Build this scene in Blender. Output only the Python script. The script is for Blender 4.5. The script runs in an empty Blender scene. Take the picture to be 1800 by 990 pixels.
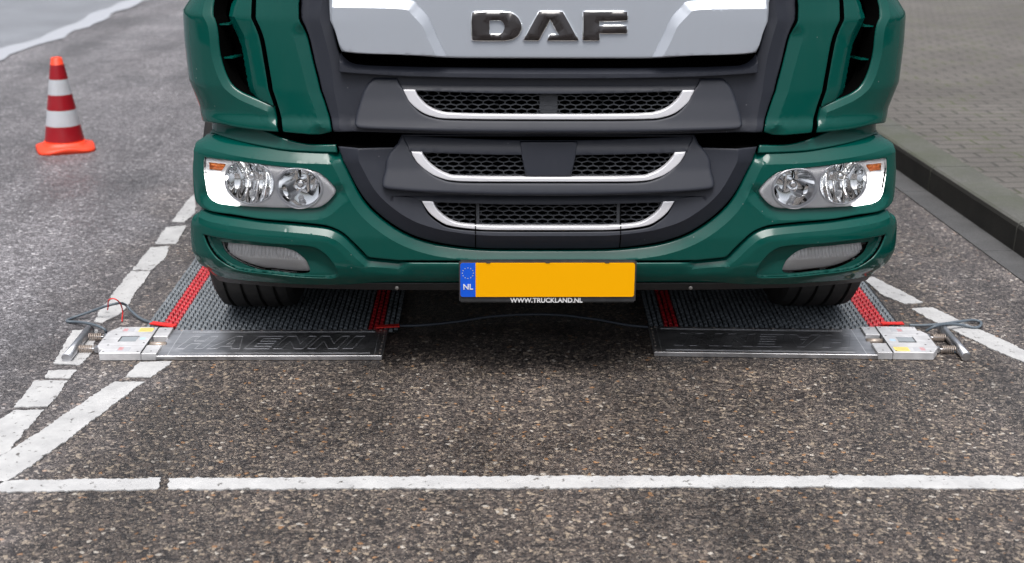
import bpy, bmesh, math, random
import numpy as np
from mathutils import Vector, Matrix
from mathutils.geometry import delaunay_2d_cdt
random.seed(7); rng = np.random.default_rng(7)
S = bpy.context.scene; C = S.collection
R = math.radians
# ------------------------------------------------------------------ camera
CAMZ, PITCH, ROLL, FPX = 1.55, R(18.0), R(0.3), 2320.0
Fv = np.array([0, math.cos(PITCH), -math.sin(PITCH)])
_r = np.array([1.0, 0, 0]); _u = np.array([0, math.sin(PITCH), math.cos(PITCH)])
Rv = _r*math.cos(ROLL)+_u*math.sin(ROLL); Uv = _u*math.cos(ROLL)-_r*math.sin(ROLL)
cd = bpy.data.cameras.new('camera'); cam = bpy.data.objects.new('camera', cd); C.objects.link(cam)
cam.matrix_world = Matrix(((Rv[0], Uv[0], -Fv[0], 0), (Rv[1], Uv[1], -Fv[1], 0), (Rv[2], Uv[2], -Fv[2], CAMZ), (0, 0, 0, 1)))
cd.sensor_width = 36; cd.lens = FPX/1800*36; cd.clip_start = .05; cd.clip_end = 500
cd.dof.use_dof = True; cd.dof.focus_distance = 4.0; cd.dof.aperture_fstop = 3.2
S.camera = cam
# ------------------------------------------------------------------ sky and light
w = bpy.data.worlds.new('World'); S.world = w; w.use_nodes = True
nt = w.node_tree; nt.nodes.clear()
sky = nt.nodes.new('ShaderNodeTexSky'); sky.sky_type = 'NISHITA'; sky.sun_disc = False
SUN_EL, SUN_AZ = R(70), R(185)
sky.sun_elevation = SUN_EL; sky.sun_rotation = SUN_AZ
sky.air_density = 1.0; sky.dust_density = 4.0
hs = nt.nodes.new('ShaderNodeHueSaturation'); hs.inputs['Saturation'].default_value = .32
bg = nt.nodes.new('ShaderNodeBackground'); bg.inputs[1].default_value = .125
wo = nt.nodes.new('ShaderNodeOutputWorld')
nt.links.new(sky.outputs[0], hs.inputs['Color']); 
# overcast luminance: the sky is brightest overhead and falls off to the horizon
_tc = nt.nodes.new('ShaderNodeTexCoord'); _sx = nt.nodes.new('ShaderNodeSeparateXYZ'); _rp = nt.nodes.new('ShaderNodeMapRange'); _mu = nt.nodes.new('ShaderNodeVectorMath'); _mu.operation = 'SCALE'
_rp.inputs['From Min'].default_value = -.05; _rp.inputs['From Max'].default_value = 1; _rp.inputs['To Min'].default_value = .32; _rp.inputs['To Max'].default_value = 1.6
nt.links.new(_tc.outputs['Generated'], _sx.inputs[0]); nt.links.new(_sx.outputs[2], _rp.inputs[0]); nt.links.new(_rp.outputs[0], _mu.inputs[3]); nt.links.new(hs.outputs[0], _mu.inputs[0]); nt.links.new(_mu.outputs[0], bg.inputs[0]); nt.links.new(bg.outputs[0], wo.inputs[0])
sl = bpy.data.lights.new('sun', 'SUN'); sl.energy = 1.4; sl.angle = R(30); sl.color = (1, .97, .93)
so = bpy.data.objects.new('sun', sl); C.objects.link(so)
sd = Vector((math.sin(SUN_AZ)*math.cos(SUN_EL), math.cos(SUN_AZ)*math.cos(SUN_EL), math.sin(SUN_EL)))
so.rotation_euler = sd.to_track_quat('Z', 'Y').to_euler()
S.view_settings.view_transform = 'Standard'; S.view_settings.look = 'None'
S.view_settings.exposure = 0.5; S.view_settings.gamma = 1; S.view_settings.use_curve_mapping = False

# ------------------------------------------------------------------ helpers
def ray(px, py):
    return Fv*FPX+Rv*(px-900)+Uv*(495-py)
def G(px, py, z=0.0):
    d = ray(px, py); t = (z-CAMZ)/d[2]
    return (d[0]*t, d[1]*t, z)
def sm(o, on=True):
    if on:
        o.data.polygons.foreach_set('use_smooth', [True]*len(o.data.polygons))
    return o
def obj(name, me, mat=None, parent=None):
    if isinstance(me, bmesh.types.BMesh):
        bm = me; me = bpy.data.meshes.new(name); bm.to_mesh(me); bm.free()
    o = bpy.data.objects.new(name, me); C.objects.link(o)
    if mat: me.materials.append(mat)
    if parent: o.parent = parent
    return o
def pyobj(name, v, f, mat=None, parent=None, smooth=False):
    me = bpy.data.meshes.new(name); me.from_pydata([tuple(map(float, p)) for p in v], [], f); me.update()
    o = obj(name, me, mat, parent)
    return sm(o, smooth)
def tag(o, label, cat, group=None):
    o['label'] = label; o['category'] = cat
    if group: o['group'] = group
    return o
def struct(o): o['kind'] = 'structure'; return o
def empty(name, loc=(0, 0, 0), rz=0):
    o = bpy.data.objects.new(name, None); C.objects.link(o); o.location = loc; o.rotation_euler.z = rz; o.empty_display_size = .1
    return o
def box(bm, x0, x1, y0, y1, z0, z1, bev=0, M=None):
    r = bmesh.ops.create_cube(bm, size=1)
    vs = r['verts']
    for v in vs:
        v.co = Vector(((x0+x1)/2+v.co.x*(x1-x0), (y0+y1)/2+v.co.y*(y1-y0), (z0+z1)/2+v.co.z*(z1-z0)))
    if bev:
        es = list({e for v in vs for e in v.link_edges})
        rr = bmesh.ops.bevel(bm, geom=es, offset=bev, segments=2, affect='EDGES')
        vs = list(set(rr['verts']) | {v for v in vs if v.is_valid})
    if M is not None:
        for v in vs: v.co = M @ v.co
    return vs
def tube(bm, pts, r, seg=8, cap=True):
    pts = [Vector(p) for p in pts]; rings = []
    n = len(pts); up = Vector((0, 0, 1)); prev = None
    for i, p in enumerate(pts):
        t = (pts[min(i+1, n-1)]-pts[max(i-1, 0)]).normalized()
        if prev is None:
            a = t.cross(up)
            if a.length < .1: a = t.cross(Vector((1, 0, 0)))
            a.normalize()
        else:
            a = (prev-t*prev.dot(t)).normalized()
        prev = a; b = t.cross(a)
        rr = r(i/(n-1)) if callable(r) else r
        rings.append([bm.verts.new(p+(a*math.cos(k*2*math.pi/seg)+b*math.sin(k*2*math.pi/seg))*rr) for k in range(seg)])
    for i in range(n-1):
        for k in range(seg):
            bm.faces.new((rings[i][k], rings[i+1][k], rings[i+1][(k+1) % seg], rings[i][(k+1) % seg])).smooth = True
    if cap:
        bm.faces.new(rings[0]); bm.faces.new(rings[-1][::-1])
def spline(pts, n=8):
    P = [Vector(p) for p in pts]; out = []
    for i in range(len(P)-1):
        p0 = P[max(i-1, 0)]; p1 = P[i]; p2 = P[i+1]; p3 = P[min(i+2, len(P)-1)]
        for k in range(n):
            t = k/n
            out.append(.5*((2*p1)+(-p0+p2)*t+(2*p0-5*p1+4*p2-p3)*t*t+(-p0+3*p1-3*p2+p3)*t**3))
    out.append(P[-1]); return out
def lathe(bm, prof, seg=40, M=None):
    rings = []
    for r, z in prof:
        rings.append([bm.verts.new((r*math.cos(2*math.pi*k/seg), r*math.sin(2*math.pi*k/seg), z)) for k in range(seg)])
    for a, b in zip(rings, rings[1:]):
        for k in range(seg):
            bm.faces.new((a[k], a[(k+1) % seg], b[(k+1) % seg], b[k])).smooth = True
    bm.faces.new(rings[-1]); 
    if M is not None:
        for rg in rings:
            for v in rg: v.co = M @ v.co

# ------------------------------------------------------------------ materials
def mat(name, col, rough=.5, metal=0, coat=0, **kw):
    m = bpy.data.materials.new(name); m.use_nodes = True
    b = m.node_tree.nodes['Principled BSDF']
    b.inputs['Base Color'].default_value = (*col, 1); b.inputs['Roughness'].default_value = rough
    b.inputs['Metallic'].default_value = metal; b.inputs['Coat Weight'].default_value = coat
    b.inputs['Coat Roughness'].default_value = .04
    for k, v in kw.items(): b.inputs[k.replace('_', ' ')].default_value = v
    return m
class N:
    def __init__(s, m): s.t = m.node_tree; s.b = s.t.nodes['Principled BSDF']
    def new(s, typ, inp=None, **kw):
        n = s.t.nodes.new(typ)
        for k, v in kw.items(): setattr(n, k, v)
        for k, v in (inp or {}).items():
            if isinstance(v, bpy.types.NodeSocket): s.t.links.new(v, n.inputs[k])
            else: n.inputs[k].default_value = v
        return n
    def link(s, a, b): s.t.links.new(a, b)
    def ramp(s, fac, stops, interp='LINEAR'):
        n = s.t.nodes.new('ShaderNodeValToRGB'); cr = n.color_ramp; cr.interpolation = interp
        while len(cr.elements) < len(stops): cr.elements.new(.5)
        for e, (p, c) in zip(cr.elements, stops):
            e.position = p; e.color = (*c, 1) if len(c) == 3 else c
        s.link(fac, n.inputs[0]); return n.outputs[0]
    def coord(s, kind='Object'): return s.new('ShaderNodeTexCoord').outputs[kind]
    def math(s, op, a, b=0.0, clamp=False):
        n = s.new('ShaderNodeMath', {0: a, 1: b}, operation=op, use_clamp=clamp); return n.outputs[0]
    def mix(s, f, a, b, typ='MIX'):
        n = s.new('ShaderNodeMix', data_type='RGBA', blend_type=typ)
        for k, v in ((0, f), (6, a), (7, b)):
            if isinstance(v, bpy.types.NodeSocket): s.link(v, n.inputs[k])
            else: n.inputs[k].default_value = v if k == 0 else ((*v, 1) if len(v) == 3 else v)
        return n.outputs[2]
    def bump(s, h, strength=.3, dist=.002):
        n = s.new('ShaderNodeBump', {'Height': h, 'Strength': strength, 'Distance': dist}); s.link(n.outputs[0], s.b.inputs['Normal']); return n
g3 = lambda v: (v, v, v)
def dirt_mat(name, col, rough, metal=0, coat=0, dust=(.25, .24, .22), amount=.25, speck=True, bump=0.0, bscale=900):
    """paint or plastic with faint road dust, dried rain marks and specks of its own"""
    m = mat(name, col, rough, metal, coat); n = N(m); co = n.coord()
    a = n.new('ShaderNodeTexNoise', {'Vector': co, 'Scale': 7.0, 'Detail': 6.0, 'Roughness': .65}).outputs[0]
    mp = n.new('ShaderNodeMapping', {'Vector': co, 'Scale': (26, 26, 3.0)}).outputs[0]
    b = n.new('ShaderNodeTexNoise', {'Vector': mp, 'Scale': 1.6, 'Detail': 5.0}).outputs[0]
    f = n.math('MULTIPLY', n.ramp(a, [(.4, g3(0)), (.75, g3(1))]), n.ramp(b, [(.42, g3(.15)), (.7, g3(1))]))
    f = n.math('MULTIPLY', f, amount)
    if speck:
        v = n.new('ShaderNodeTexVoronoi', {'Vector': co, 'Scale': 34.0, 'Randomness': 1.0})
        sp = n.ramp(v.outputs['Distance'], [(.035, g3(1)), (.085, g3(0))])
        pick = n.ramp(n.new('ShaderNodeSeparateColor', {'Color': v.outputs['Color']}).outputs[0], [(.84, g3(0)), (.87, g3(1))])
        f = n.math('MAXIMUM', f, n.math('MULTIPLY', n.math('MULTIPLY', sp, pick), .8))
    n.link(n.mix(f, col, dust), n.b.inputs['Base Color'])
    n.link(n.math('ADD', rough, n.math('MULTIPLY', a, .12)), n.b.inputs['Roughness'])
    if coat:
        n.link(n.math('ADD', .09, n.math('MULTIPLY', f, .5)), n.b.inputs['Coat Roughness'])
    if bump:
        h = n.new('ShaderNodeTexNoise', {'Vector': co, 'Scale': float(bscale), 'Detail': 2.0}).outputs[0]
        n.bump(h, bump, .0006)
    return m
M_green = dirt_mat('green paint', (.0, .063, .050), .34, 0, .70, dust=(.16, .18, .17), amount=.03)
M_green.node_tree.nodes['Principled BSDF'].inputs['Specular IOR Level'].default_value = 0.0
M_silver = dirt_mat('silver paint', (.39, .42, .47), .42, .5, .3, dust=(.3, .3, .3), amount=.12, speck=False)
M_plastic = dirt_mat('charcoal plastic', (.0135, .0165, .027), .50, dust=(.12, .12, .13), amount=.06, bump=.25, bscale=700)
M_black = mat('black plastic', (.012, .012, .013), .55)
M_gapshade = mat('black gap shade', (.002, .002, .002), .9, Specular_IOR_Level=0.0)  # near-black without reflections, holds the shade of the gaps as colour
M_trim = mat('satin aluminium trim', (.80, .80, .84), .28, .35)
M_chrome = mat('chrome reflector', (.93, .94, .95), .05, 1.0)
M_fogref = mat('fog lamp reflector', (.95, .95, .96), .22, .15)
M_bezel = mat('lamp bezel', (.86, .86, .88), .38, .1)
M_letter = mat('dark chrome lettering', (.022, .018, .019), .22, .0, .5)
M_mesh = mat('grille mesh plastic', (.035, .038, .045), .5)
def rubber():
    m = mat('tyre rubber', (.016, .016, .017), .75); n = N(m)
    a = n.new('ShaderNodeTexNoise', {'Vector': n.coord(), 'Scale': 20.0, 'Detail': 5.0}).outputs[0]
    n.link(n.ramp(a, [(.3, g3(.007)), (.8, (.018, .017, .016))]), n.b.inputs['Base Color']); return m
M_rubber = rubber(); M_bolt = mat('bolt steel', (.22, .21, .2), .5, .6)
def glass_mat(name, tint=(1, 1, 1), flute=0, rough=.02):
    m = bpy.data.materials.new(name); m.use_nodes = True; t = m.node_tree; t.nodes.clear()
    o = t.nodes.new('ShaderNodeOutputMaterial'); mx = t.nodes.new('ShaderNodeMixShader')
    tr = t.nodes.new('ShaderNodeBsdfTransparent'); tr.inputs[0].default_value = (*tint, 1)
    gl = t.nodes.new('ShaderNodeBsdfGlossy'); gl.inputs['Roughness'].default_value = rough
    fr = t.nodes.new('ShaderNodeFresnel'); fr.inputs[0].default_value = 1.5
    t.links.new(fr.outputs[0], mx.inputs[0]); t.links.new(tr.outputs[0], mx.inputs[1]); t.links.new(gl.outputs[0], mx.inputs[2]); t.links.new(mx.outputs[0], o.inputs[0])
    if flute:
        tc = t.nodes.new('ShaderNodeTexCoord'); wv = t.nodes.new('ShaderNodeTexWave'); wv.inputs['Scale'].default_value = flute; wv.inputs['Distortion'].default_value = 0
        bp = t.nodes.new('ShaderNodeBump'); bp.inputs['Distance'].default_value = .003; bp.inputs['Strength'].default_value = .6
        t.links.new(tc.outputs['Object'], wv.inputs['Vector']); t.links.new(wv.outputs[0], bp.inputs['Height'])
        t.links.new(bp.outputs[0], gl.inputs['Normal']); t.links.new(bp.outputs[0], fr.inputs['Normal'])
    return m
M_glass = glass_mat('lamp glass', (.97, .97, .97))
M_fogglass = glass_mat('fog lamp glass', (.93, .93, .93), 0, .05)
M_drl = mat('lit daytime light', (.9, .9, .9), .5); M_drl.node_tree.nodes['Principled BSDF'].inputs['Emission Color'].default_value = (1, .98, .95, 1)
M_drl.node_tree.nodes['Principled BSDF'].inputs['Emission Strength'].default_value = 6.0
M_orange = mat('amber reflector', (.85, .26, .06), .25, .1, .5)
M_bulb = mat('bulb glass', (.8, .8, .82), .05, .3, 1)

# asphalt -------------------------------------------------------------------
def asphalt(name, bay=True):
    m = mat(name, (.05, .05, .05), .5); n = N(m); co = n.coord()
    warp = n.new('ShaderNodeTexNoise', {'Vector': co, 'Scale': 60.0, 'Detail': 2.0}).outputs['Color']
    cw = n.new('ShaderNodeVectorMath', {0: co, 1: n.new('ShaderNodeVectorMath', {0: warp, 3: .006}, operation='SCALE').outputs[0]}, operation='ADD').outputs[0]
    v1 = n.new('ShaderNodeTexVoronoi', {'Vector': cw, 'Scale': 100.0, 'Randomness': 1.0})
    v1e = n.new('ShaderNodeTexVoronoi', {'Vector': cw, 'Scale': 100.0, 'Randomness': 1.0}, feature='DISTANCE_TO_EDGE')
    v2 = n.new('ShaderNodeTexVoronoi', {'Vector': cw, 'Scale': 250.0, 'Randomness': 1.0})
    s1 = n.new('ShaderNodeSeparateColor', {'Color': v1.outputs['Color']}); s2 = n.new('ShaderNodeSeparateColor', {'Color': v2.outputs['Color']})
    # brownish bay stones
    c_big = n.ramp(s1.outputs[0], [(0, (.030, .027, .028)), (.32, (.070, .060, .056)), (.58, (.118, .099, .088)), (.74, (.19, .162, .138)), (.86, (.30, .255, .20)), (.955, (.29, .17, .09)), (.975, (.42, .40, .36))], 'CONSTANT')
    c_sm = n.ramp(s2.outputs[0], [(0, (.030, .027, .028)), (.40, (.078, .068, .063)), (.70, (.155, .134, .118)), (.90, (.29, .255, .21))], 'CONSTANT')
    pick = n.ramp(s1.outputs[1], [(.0, g3(1)), (.52, g3(0))], 'CONSTANT')
    bayc = n.mix(pick, c_sm, c_big)
    # greyer lane stones
    g_big = n.ramp(s1.outputs[0], [(0, (.105, .101, .108)), (.35, (.20, .194, .205)), (.68, (.31, .302, .316)), (.88, (.42, .412, .428)), (.97, (.58, .57, .585))], 'CONSTANT')
    g_sm = n.ramp(s2.outputs[0], [(0, (.095, .091, .097)), (.5, (.20, .194, .205)), (.8, (.33, .322, .338))], 'CONSTANT')
    lanec = n.mix(pick, g_sm, g_big)
    sx = n.new('ShaderNodeSeparateXYZ', {0: co})
    wob = n.new('ShaderNodeTexNoise', {'Vector': co, 'Scale': 2.2, 'Detail': 7.0, 'Roughness': .6}).outputs[0]
    xx = n.math('ADD', n.math('ADD', sx.outputs[0], 0), n.math('MULTIPLY', n.math('SUBTRACT', wob, .5), 1.0))
    lm = n.ramp(n.math('ADD', n.math('MULTIPLY', xx, 1/3), .75), [(0.18, g3(1)), (.40, g3(0))])    # x about -1.7 .. -1.05
    rm = n.ramp(n.math('MULTIPLY', xx, 1/3), [(.44, g3(0)), (.60, g3(.35))])
    msk = n.math('MAXIMUM', lm, rm)
    col = n.mix(msk, bayc, lanec)
    edge = n.ramp(v1e.outputs['Distance'], [(0, g3(.45)), (.09, g3(1))])
    col = n.mix(n.math('MULTIPLY', pick, .8), col, edge, 'MULTIPLY')
    big = n.new('ShaderNodeTexNoise', {'Vector': co, 'Scale': 1.3, 'Detail': 6.0, 'Roughness': .6}).outputs[0]
    col = n.mix(1.0, col, n.ramp(big, [(.3, g3(.72)), (.7, g3(1.22))]), 'MULTIPLY')
    mid = n.new('ShaderNodeTexNoise', {'Vector': co, 'Scale': 14.0, 'Detail': 4.0}).outputs[0]
    col = n.mix(1.0, col, n.ramp(mid, [(.3, g3(.82)), (.7, g3(1.15))]), 'MULTIPLY')
    col = n.mix(1.0, col, n.mix(msk, (1.02, .97, .945), (.97, .955, .96)), 'MULTIPLY')
    st = n.new('ShaderNodeMapping', {'Vector': co, 'Scale': (2.6, .35, 1)}).outputs[0]
    tr_ = n.new('ShaderNodeTexNoise', {'Vector': st, 'Scale': 1.0, 'Detail': 5.0, 'Roughness': .55}).outputs[0]
    col = n.mix(1.0, col, n.ramp(tr_, [(.36, g3(.72)), (.6, g3(1.14))]), 'MULTIPLY')
    n.link(col, n.b.inputs['Base Color'])
    n.link(n.ramp(big, [(.35, g3(.34)), (.65, g3(.58))]), n.b.inputs['Roughness'])
    h = n.math('ADD', n.math('MULTIPLY', n.ramp(v1e.outputs['Distance'], [(0, g3(0)), (.25, g3(1))]), n.math('ADD', .4, s1.outputs[2])), n.math('MULTIPLY', s2.outputs[1], .5))
    n.bump(h, .75, .003)
    return m
M_asphalt = asphalt('coarse asphalt')
def fine_asphalt():
    m = mat('smooth asphalt', (.1, .1, .11), .45); n = N(m); co = n.coord()
    a = n.new('ShaderNodeTexNoise', {'Vector': co, 'Scale': 150.0, 'Detail': 3.0}).outputs[0]
    b = n.new('ShaderNodeTexNoise', {'Vector': co, 'Scale': 1.5, 'Detail': 5.0}).outputs[0]
    c = n.mix(1.0, n.ramp(a, [(.3, (.16, .17, .19)), (.7, (.25, .26, .285))]), n.ramp(b, [(.3, g3(.85)), (.7, g3(1.15))]), 'MULTIPLY')
    n.link(c, n.b.inputs['Base Color']); n.bump(a, .4, .002); return m
def paint_white():
    m = mat('road paint', (.7, .7, .7), .55); n = N(m); co = n.coord()
    v = n.new('ShaderNodeTexVoronoi', {'Vector': co, 'Scale': 95.0}); 
    a = n.new('ShaderNodeTexNoise', {'Vector': co, 'Scale': 9.0, 'Detail': 8.0, 'Roughness': .7}).outputs[0]
    k = n.new('ShaderNodeTexNoise', {'Vector': co, 'Scale': 38.0, 'Detail': 6.0, 'Roughness': .7}).outputs[0]
    c = n.mix(n.ramp(k, [(.355, g3(1)), (.40, g3(0))]), n.ramp(a, [(.3, (.38, .38, .385)), (.65, (.52, .52, .52))]), (.12, .115, .11))
    n.link(c, n.b.inputs['Base Color'])
    n.bump(v.outputs['Distance'], .4, .002); return m
M_paint = paint_white(); M_fine = fine_asphalt()
M_chalk = mat('pale seam', (.36, .375, .41), .7)
def concrete(name, c0, c1, moss=None):
    m = mat(name, c0, .75); n = N(m); co = n.coord()
    a = n.new('ShaderNodeTexNoise', {'Vector': co, 'Scale': 4.0, 'Detail': 8.0, 'Roughness': .7}).outputs[0]
    b = n.new('ShaderNodeTexNoise', {'Vector': co, 'Scale': 160.0, 'Detail': 3.0}).outputs[0]
    c = n.ramp(a, [(.3, c0), (.7, c1)])
    c = n.mix(1.0, c, n.ramp(b, [(.3, g3(.7)), (.7, g3(1.25))]), 'MULTIPLY')
    if moss:
        k = n.new('ShaderNodeTexNoise', {'Vector': co, 'Scale': 2.3, 'Detail': 8.0, 'Roughness': .7}).outputs[0]
        c = n.mix(n.ramp(k, [(.42, g3(0)), (.65, g3(.75))]), c, moss)
    n.link(c, n.b.inputs['Base Color']); n.bump(b, .5, .002); return m
M_kerb = concrete('kerb stone', (.075, .076, .070), (.125, .125, .113), (.07, .078, .05))
M_kerbface = concrete('dark kerb face', (.016, .016, .015), (.04, .038, .034))  # darker tone for the road-facing side of the kerb
M_gutter = concrete('gutter concrete', (.06, .06, .062), (.10, .10, .103))
def pavers():
    m = mat('concrete pavers', (.2, .2, .19), .7); n = N(m); co = n.coord()
    mp = n.new('ShaderNodeMapping', {'Vector': co, 'Rotation': (0, 0, R(-3))}).outputs[0]
    wn = n.new('ShaderNodeTexNoise', {'Vector': co, 'Scale': 5.0, 'Detail': 3.0}).outputs['Color']
    cw = n.new('ShaderNodeVectorMath', {0: mp, 1: n.new('ShaderNodeVectorMath', {0: wn, 3: .03}, operation='SCALE').outputs[0]}, operation='ADD').outputs[0]
    br = n.new('ShaderNodeTexBrick', {'Vector': cw, 'Color1': (.5, .5, .5, 1), 'Color2': (1, 1, 1, 1), 'Mortar': (0, 0, 0, 1), 'Scale': 1.0, 'Mortar Size': .008, 'Mortar Smooth': .2, 'Brick Width': .205, 'Row Height': .103})
    a = n.new('ShaderNodeTexNoise', {'Vector': co, 'Scale': 1.4, 'Detail': 8.0, 'Roughness': .65}).outputs[0]
    b = n.new('ShaderNodeTexNoise', {'Vector': co, 'Scale': 120.0, 'Detail': 3.0}).outputs[0]
    c = n.ramp(a, [(.3, (.092, .084, .076)), (.7, (.145, .134, .122))])
    c = n.mix(.2, c, br.outputs[0], 'MULTIPLY')
    c = n.mix(1.0, c, n.ramp(b, [(.3, g3(.75)), (.7, g3(1.25))]), 'MULTIPLY')
    moss = n.new('ShaderNodeTexNoise', {'Vector': co, 'Scale': 3.1, 'Detail': 4.0}).outputs[0]
    jc = n.mix(n.ramp(moss, [(.5, g3(0)), (.6, g3(1))]), (.05, .047, .042), (.075, .085, .04))
    jf = n.math('MULTIPLY', br.outputs['Fac'], n.ramp(moss, [(.33, g3(.6)), (.55, g3(1))]))
    c = n.mix(jf, c, jc)
    n.link(c, n.b.inputs['Base Color']); n.bump(n.math('ADD', n.math('MULTIPLY', br.outputs['Fac'], -1.0), n.math('MULTIPLY', b, .3)), .9, .006)
    return m
M_pavers = pavers()

# ------------------------------------------------------------------ ground
def sheet(name, pts, z, m, nx=1):
    bm = bmesh.new(); vs = [bm.verts.new((p[0], p[1], z)) for p in pts]; f = bm.faces.new(vs)
    f.normal_update()
    if f.normal.z < 0: f.normal_flip()
    return obj(name, bm, m)
struct(sheet('road', [(-60, -30), (60, -30), (60, 120), (-60, 120)], 0, M_asphalt))
# older smooth lane beyond a pale seam, upper left
seam = []
yy = 4.0
while yy < 60:
    seam.append((-4.0+.05*math.sin(yy*1.7)+.03*math.sin(yy*5.1)+random.uniform(-.02, .02), yy)); yy += .25
struct(sheet('lane_surface', [(-60, 4), *[(x-.09, y) for x, y in seam], (-60, 60)], .004, M_fine))
ed = [(x-.15, y) for x, y in seam]; e2 = [(x+random.uniform(.02, .10), y) for x, y in seam]
vs = [(x, y, .008) for x, y in ed]+[(x, y, .008) for x, y in e2]; n_ = len(ed)
struct(pyobj('lane_edge', vs, [(i, i+n_, i+n_+1, i+1) for i in range(n_-1)], M_chalk))
# kerb line
def kx(y): return 2.02+(5.9-y)*.052
# gutter, kerb and pavement follow the slightly slanted kerb line
def ribbon(name, offs, y0, y1, m, step=1.0, gap=0.0, parent=None):
    """offs: list of (dx, z) cross-section points; extruded along the kerb in stones"""
    bm = bmesh.new(); y = y0
    while y < y1:
        yb = min(y+step-gap, y1)
        a = [bm.verts.new((kx(y)+dx, y, z)) for dx, z in offs]; b = [bm.verts.new((kx(yb)+dx, yb, z)) for dx, z in offs]
        for i in range(len(offs)-1): bm.faces.new((a[i], a[i+1], b[i+1], b[i]))
        bm.faces.new(a[::-1]); bm.faces.new(b)
        y += step
    bmesh.ops.recalc_face_normals(bm, faces=bm.faces)
    return obj(name, bm, m)
struct(ribbon('gutter', [(-.125, -.02), (-.125, .004), (0.0, .006), (0, -.02)], 1.2, 40, M_gutter, 1.0, .004))
kb = ribbon('kerb', [(0, -.02), (0.004, .105), (.010, .120), (.022, .127), (.19, .130), (.19, -.02)], 1.2, 40, M_kerb, 1.0, .008)
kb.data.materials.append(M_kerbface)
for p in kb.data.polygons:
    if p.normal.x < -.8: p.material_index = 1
struct(kb)
pv = bmesh.new()
ys = np.arange(1.2, 41, .5)
for a, b in zip(ys, ys[1:]):
    pv.faces.new([pv.verts.new(q) for q in ((kx(a)+.193, a, .128), (30, a, .16), (30, b, .16), (kx(b)+.193, b, .128))])
bmesh.ops.remove_doubles(pv, verts=pv.verts, dist=1e-4)
struct(obj('pavement', pv, M_pavers))

# road markings: worn thermoplastic strips with ragged edges
def marking(pts, name='road_marking', rag=.006, z=.004):
    W = [Vector(G(x, y)) for x, y in pts]; out = []
    for a, b in zip(W, W[1:]+W[:1]):
        L = (b-a).length; k = max(1, int(L/.009)); d = (b-a)/max(L, 1e-6); nn = Vector((-d.y, d.x, 0)); ph = random.uniform(0, 9)
        for i in range(k):
            s = i/k*L
            am = rag*(.25*math.sin(s*9+ph)+.25*math.sin(s*31+ph*2)+random.uniform(-.55, .55)+(random.random() < .06)*random.uniform(-1.2, 1.2))
            out.append(a+d*s+nn*am*(1 if i else .3))
    bm = bmesh.new(); vs = [bm.verts.new((p.x, p.y, z)) for p in out]; f = bm.faces.new(vs); f.normal_update()
    if f.normal.z < 0: f.normal_flip()
    r = bmesh.ops.extrude_face_region(bm, geom=[f])
    for e in r['geom']:
        if isinstance(e, bmesh.types.BMVert): e.co.z -= .0035
    bmesh.ops.triangulate(bm, faces=[x for x in bm.faces if len(x.verts) > 4])
    bmesh.ops.recalc_face_normals(bm, faces=bm.faces)
    return struct(obj(name, bm, M_paint))
for p in [
    [(342, 342), (344, 374), (325, 392), (303, 391), (326, 358)],
    [(291, 401), (327, 398), (320, 413), (309, 430), (273, 430)],
    [(266, 436), (300, 434), (288, 457), (266, 476), (233, 476), (244, 462)],
    [(231, 478), (265, 478), (250, 500), (238, 515), (226, 538), (209, 555), (181, 569), (165, 567), (172, 552), (187, 535), (209, 504)],
    [(127, 583), (172, 581), (168, 600), (161, 623), (141, 643), (95, 641)],
    [(85, 653), (135, 652), (122, 667), (79, 666)],
    [(62, 671), (120, 671), (103, 695), (84, 716), (25, 718)],
    [(23, 724), (78, 722), (40, 765), (14, 796), (-18, 812), (-60, 830), (-45, 770)],
    [(246, 638), (303, 637), (284, 652), (266, 665), (221, 664)],
    [(201, 673), (255, 673), (200, 712), (100, 788), (22, 842), (-30, 866), (-45, 835), (8, 800), (100, 740)],
    [(22, 847), (283, 842), (276, 862), (10, 866), (-40, 864), (-20, 852)],
    [(297, 843), (900, 839), (1350, 838), (1810, 839), (2400, 838), (2400, 861), (1810, 861), (1350, 858), (900, 860), (295, 862)],
    [(1517, 491), (1534, 488), (1578, 510), (1622, 533), (1588, 535), (1552, 520)],
    [(1603, 544), (1640, 542), (1680, 562), (1760, 598), (1830, 632), (1830, 650), (1740, 614), (1680, 584), (1632, 562), (1610, 549)],
]: marking(p)

# ------------------------------------------------------------------ TRUCK body surface
TX, TY, YAW = .107, 3.80, R(1.1)
cy_, sy_ = math.cos(YAW), math.sin(YAW)
def to_local(p):
    x, y = p[0]-TX, p[1]-TY
    return np.array([x*cy_+y*sy_, -x*sy_+y*cy_, p[2]])
def dir_local(d): return np.array([d[0]*cy_+d[1]*sy_, -d[0]*sy_+d[1]*cy_, d[2]])
O_L = to_local((0, 0, CAMZ))
NN, DD, W0 = 4.0, .42, 1.135
_t = np.linspace(0, math.pi/2, 4000)
_c = np.sin(_t)**(2/NN); _q = np.cos(_t)**(2/NN)
_X = _c*W0; _Y = DD*(1-_q)
_L = np.concatenate([[0], np.cumsum(np.hypot(np.diff(_X), np.diff(_Y)))]); UMAX = _L[-1]
_nx = np.gradient(_Y, _L+np.arange(4000)*1e-12); _ny = -np.gradient(_X, _L+np.arange(4000)*1e-12)
_nl = np.hypot(_nx, _ny); _nx /= _nl; _ny /= _nl
ZY = [.2, .27, .30, .33, .38, .45, .60, .78, .80, 1.2, 2.5]; YY = [.06, .03, .016, .004, 0, 0, .018, .045, .055, .11, .22]
ZW = [.2, .27, .31, .36, .68, .70, .73, .76, .80, .84, .88, 1.0, 1.085, 1.14, 1.25, 2.5]; WW = [1.055, 1.094, 1.118, 1.128, 1.128, 1.112, 1.066, 1.066, 1.074, 1.089, 1.104, 1.113, 1.114, 1.075, 1.05, 1.05]
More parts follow.
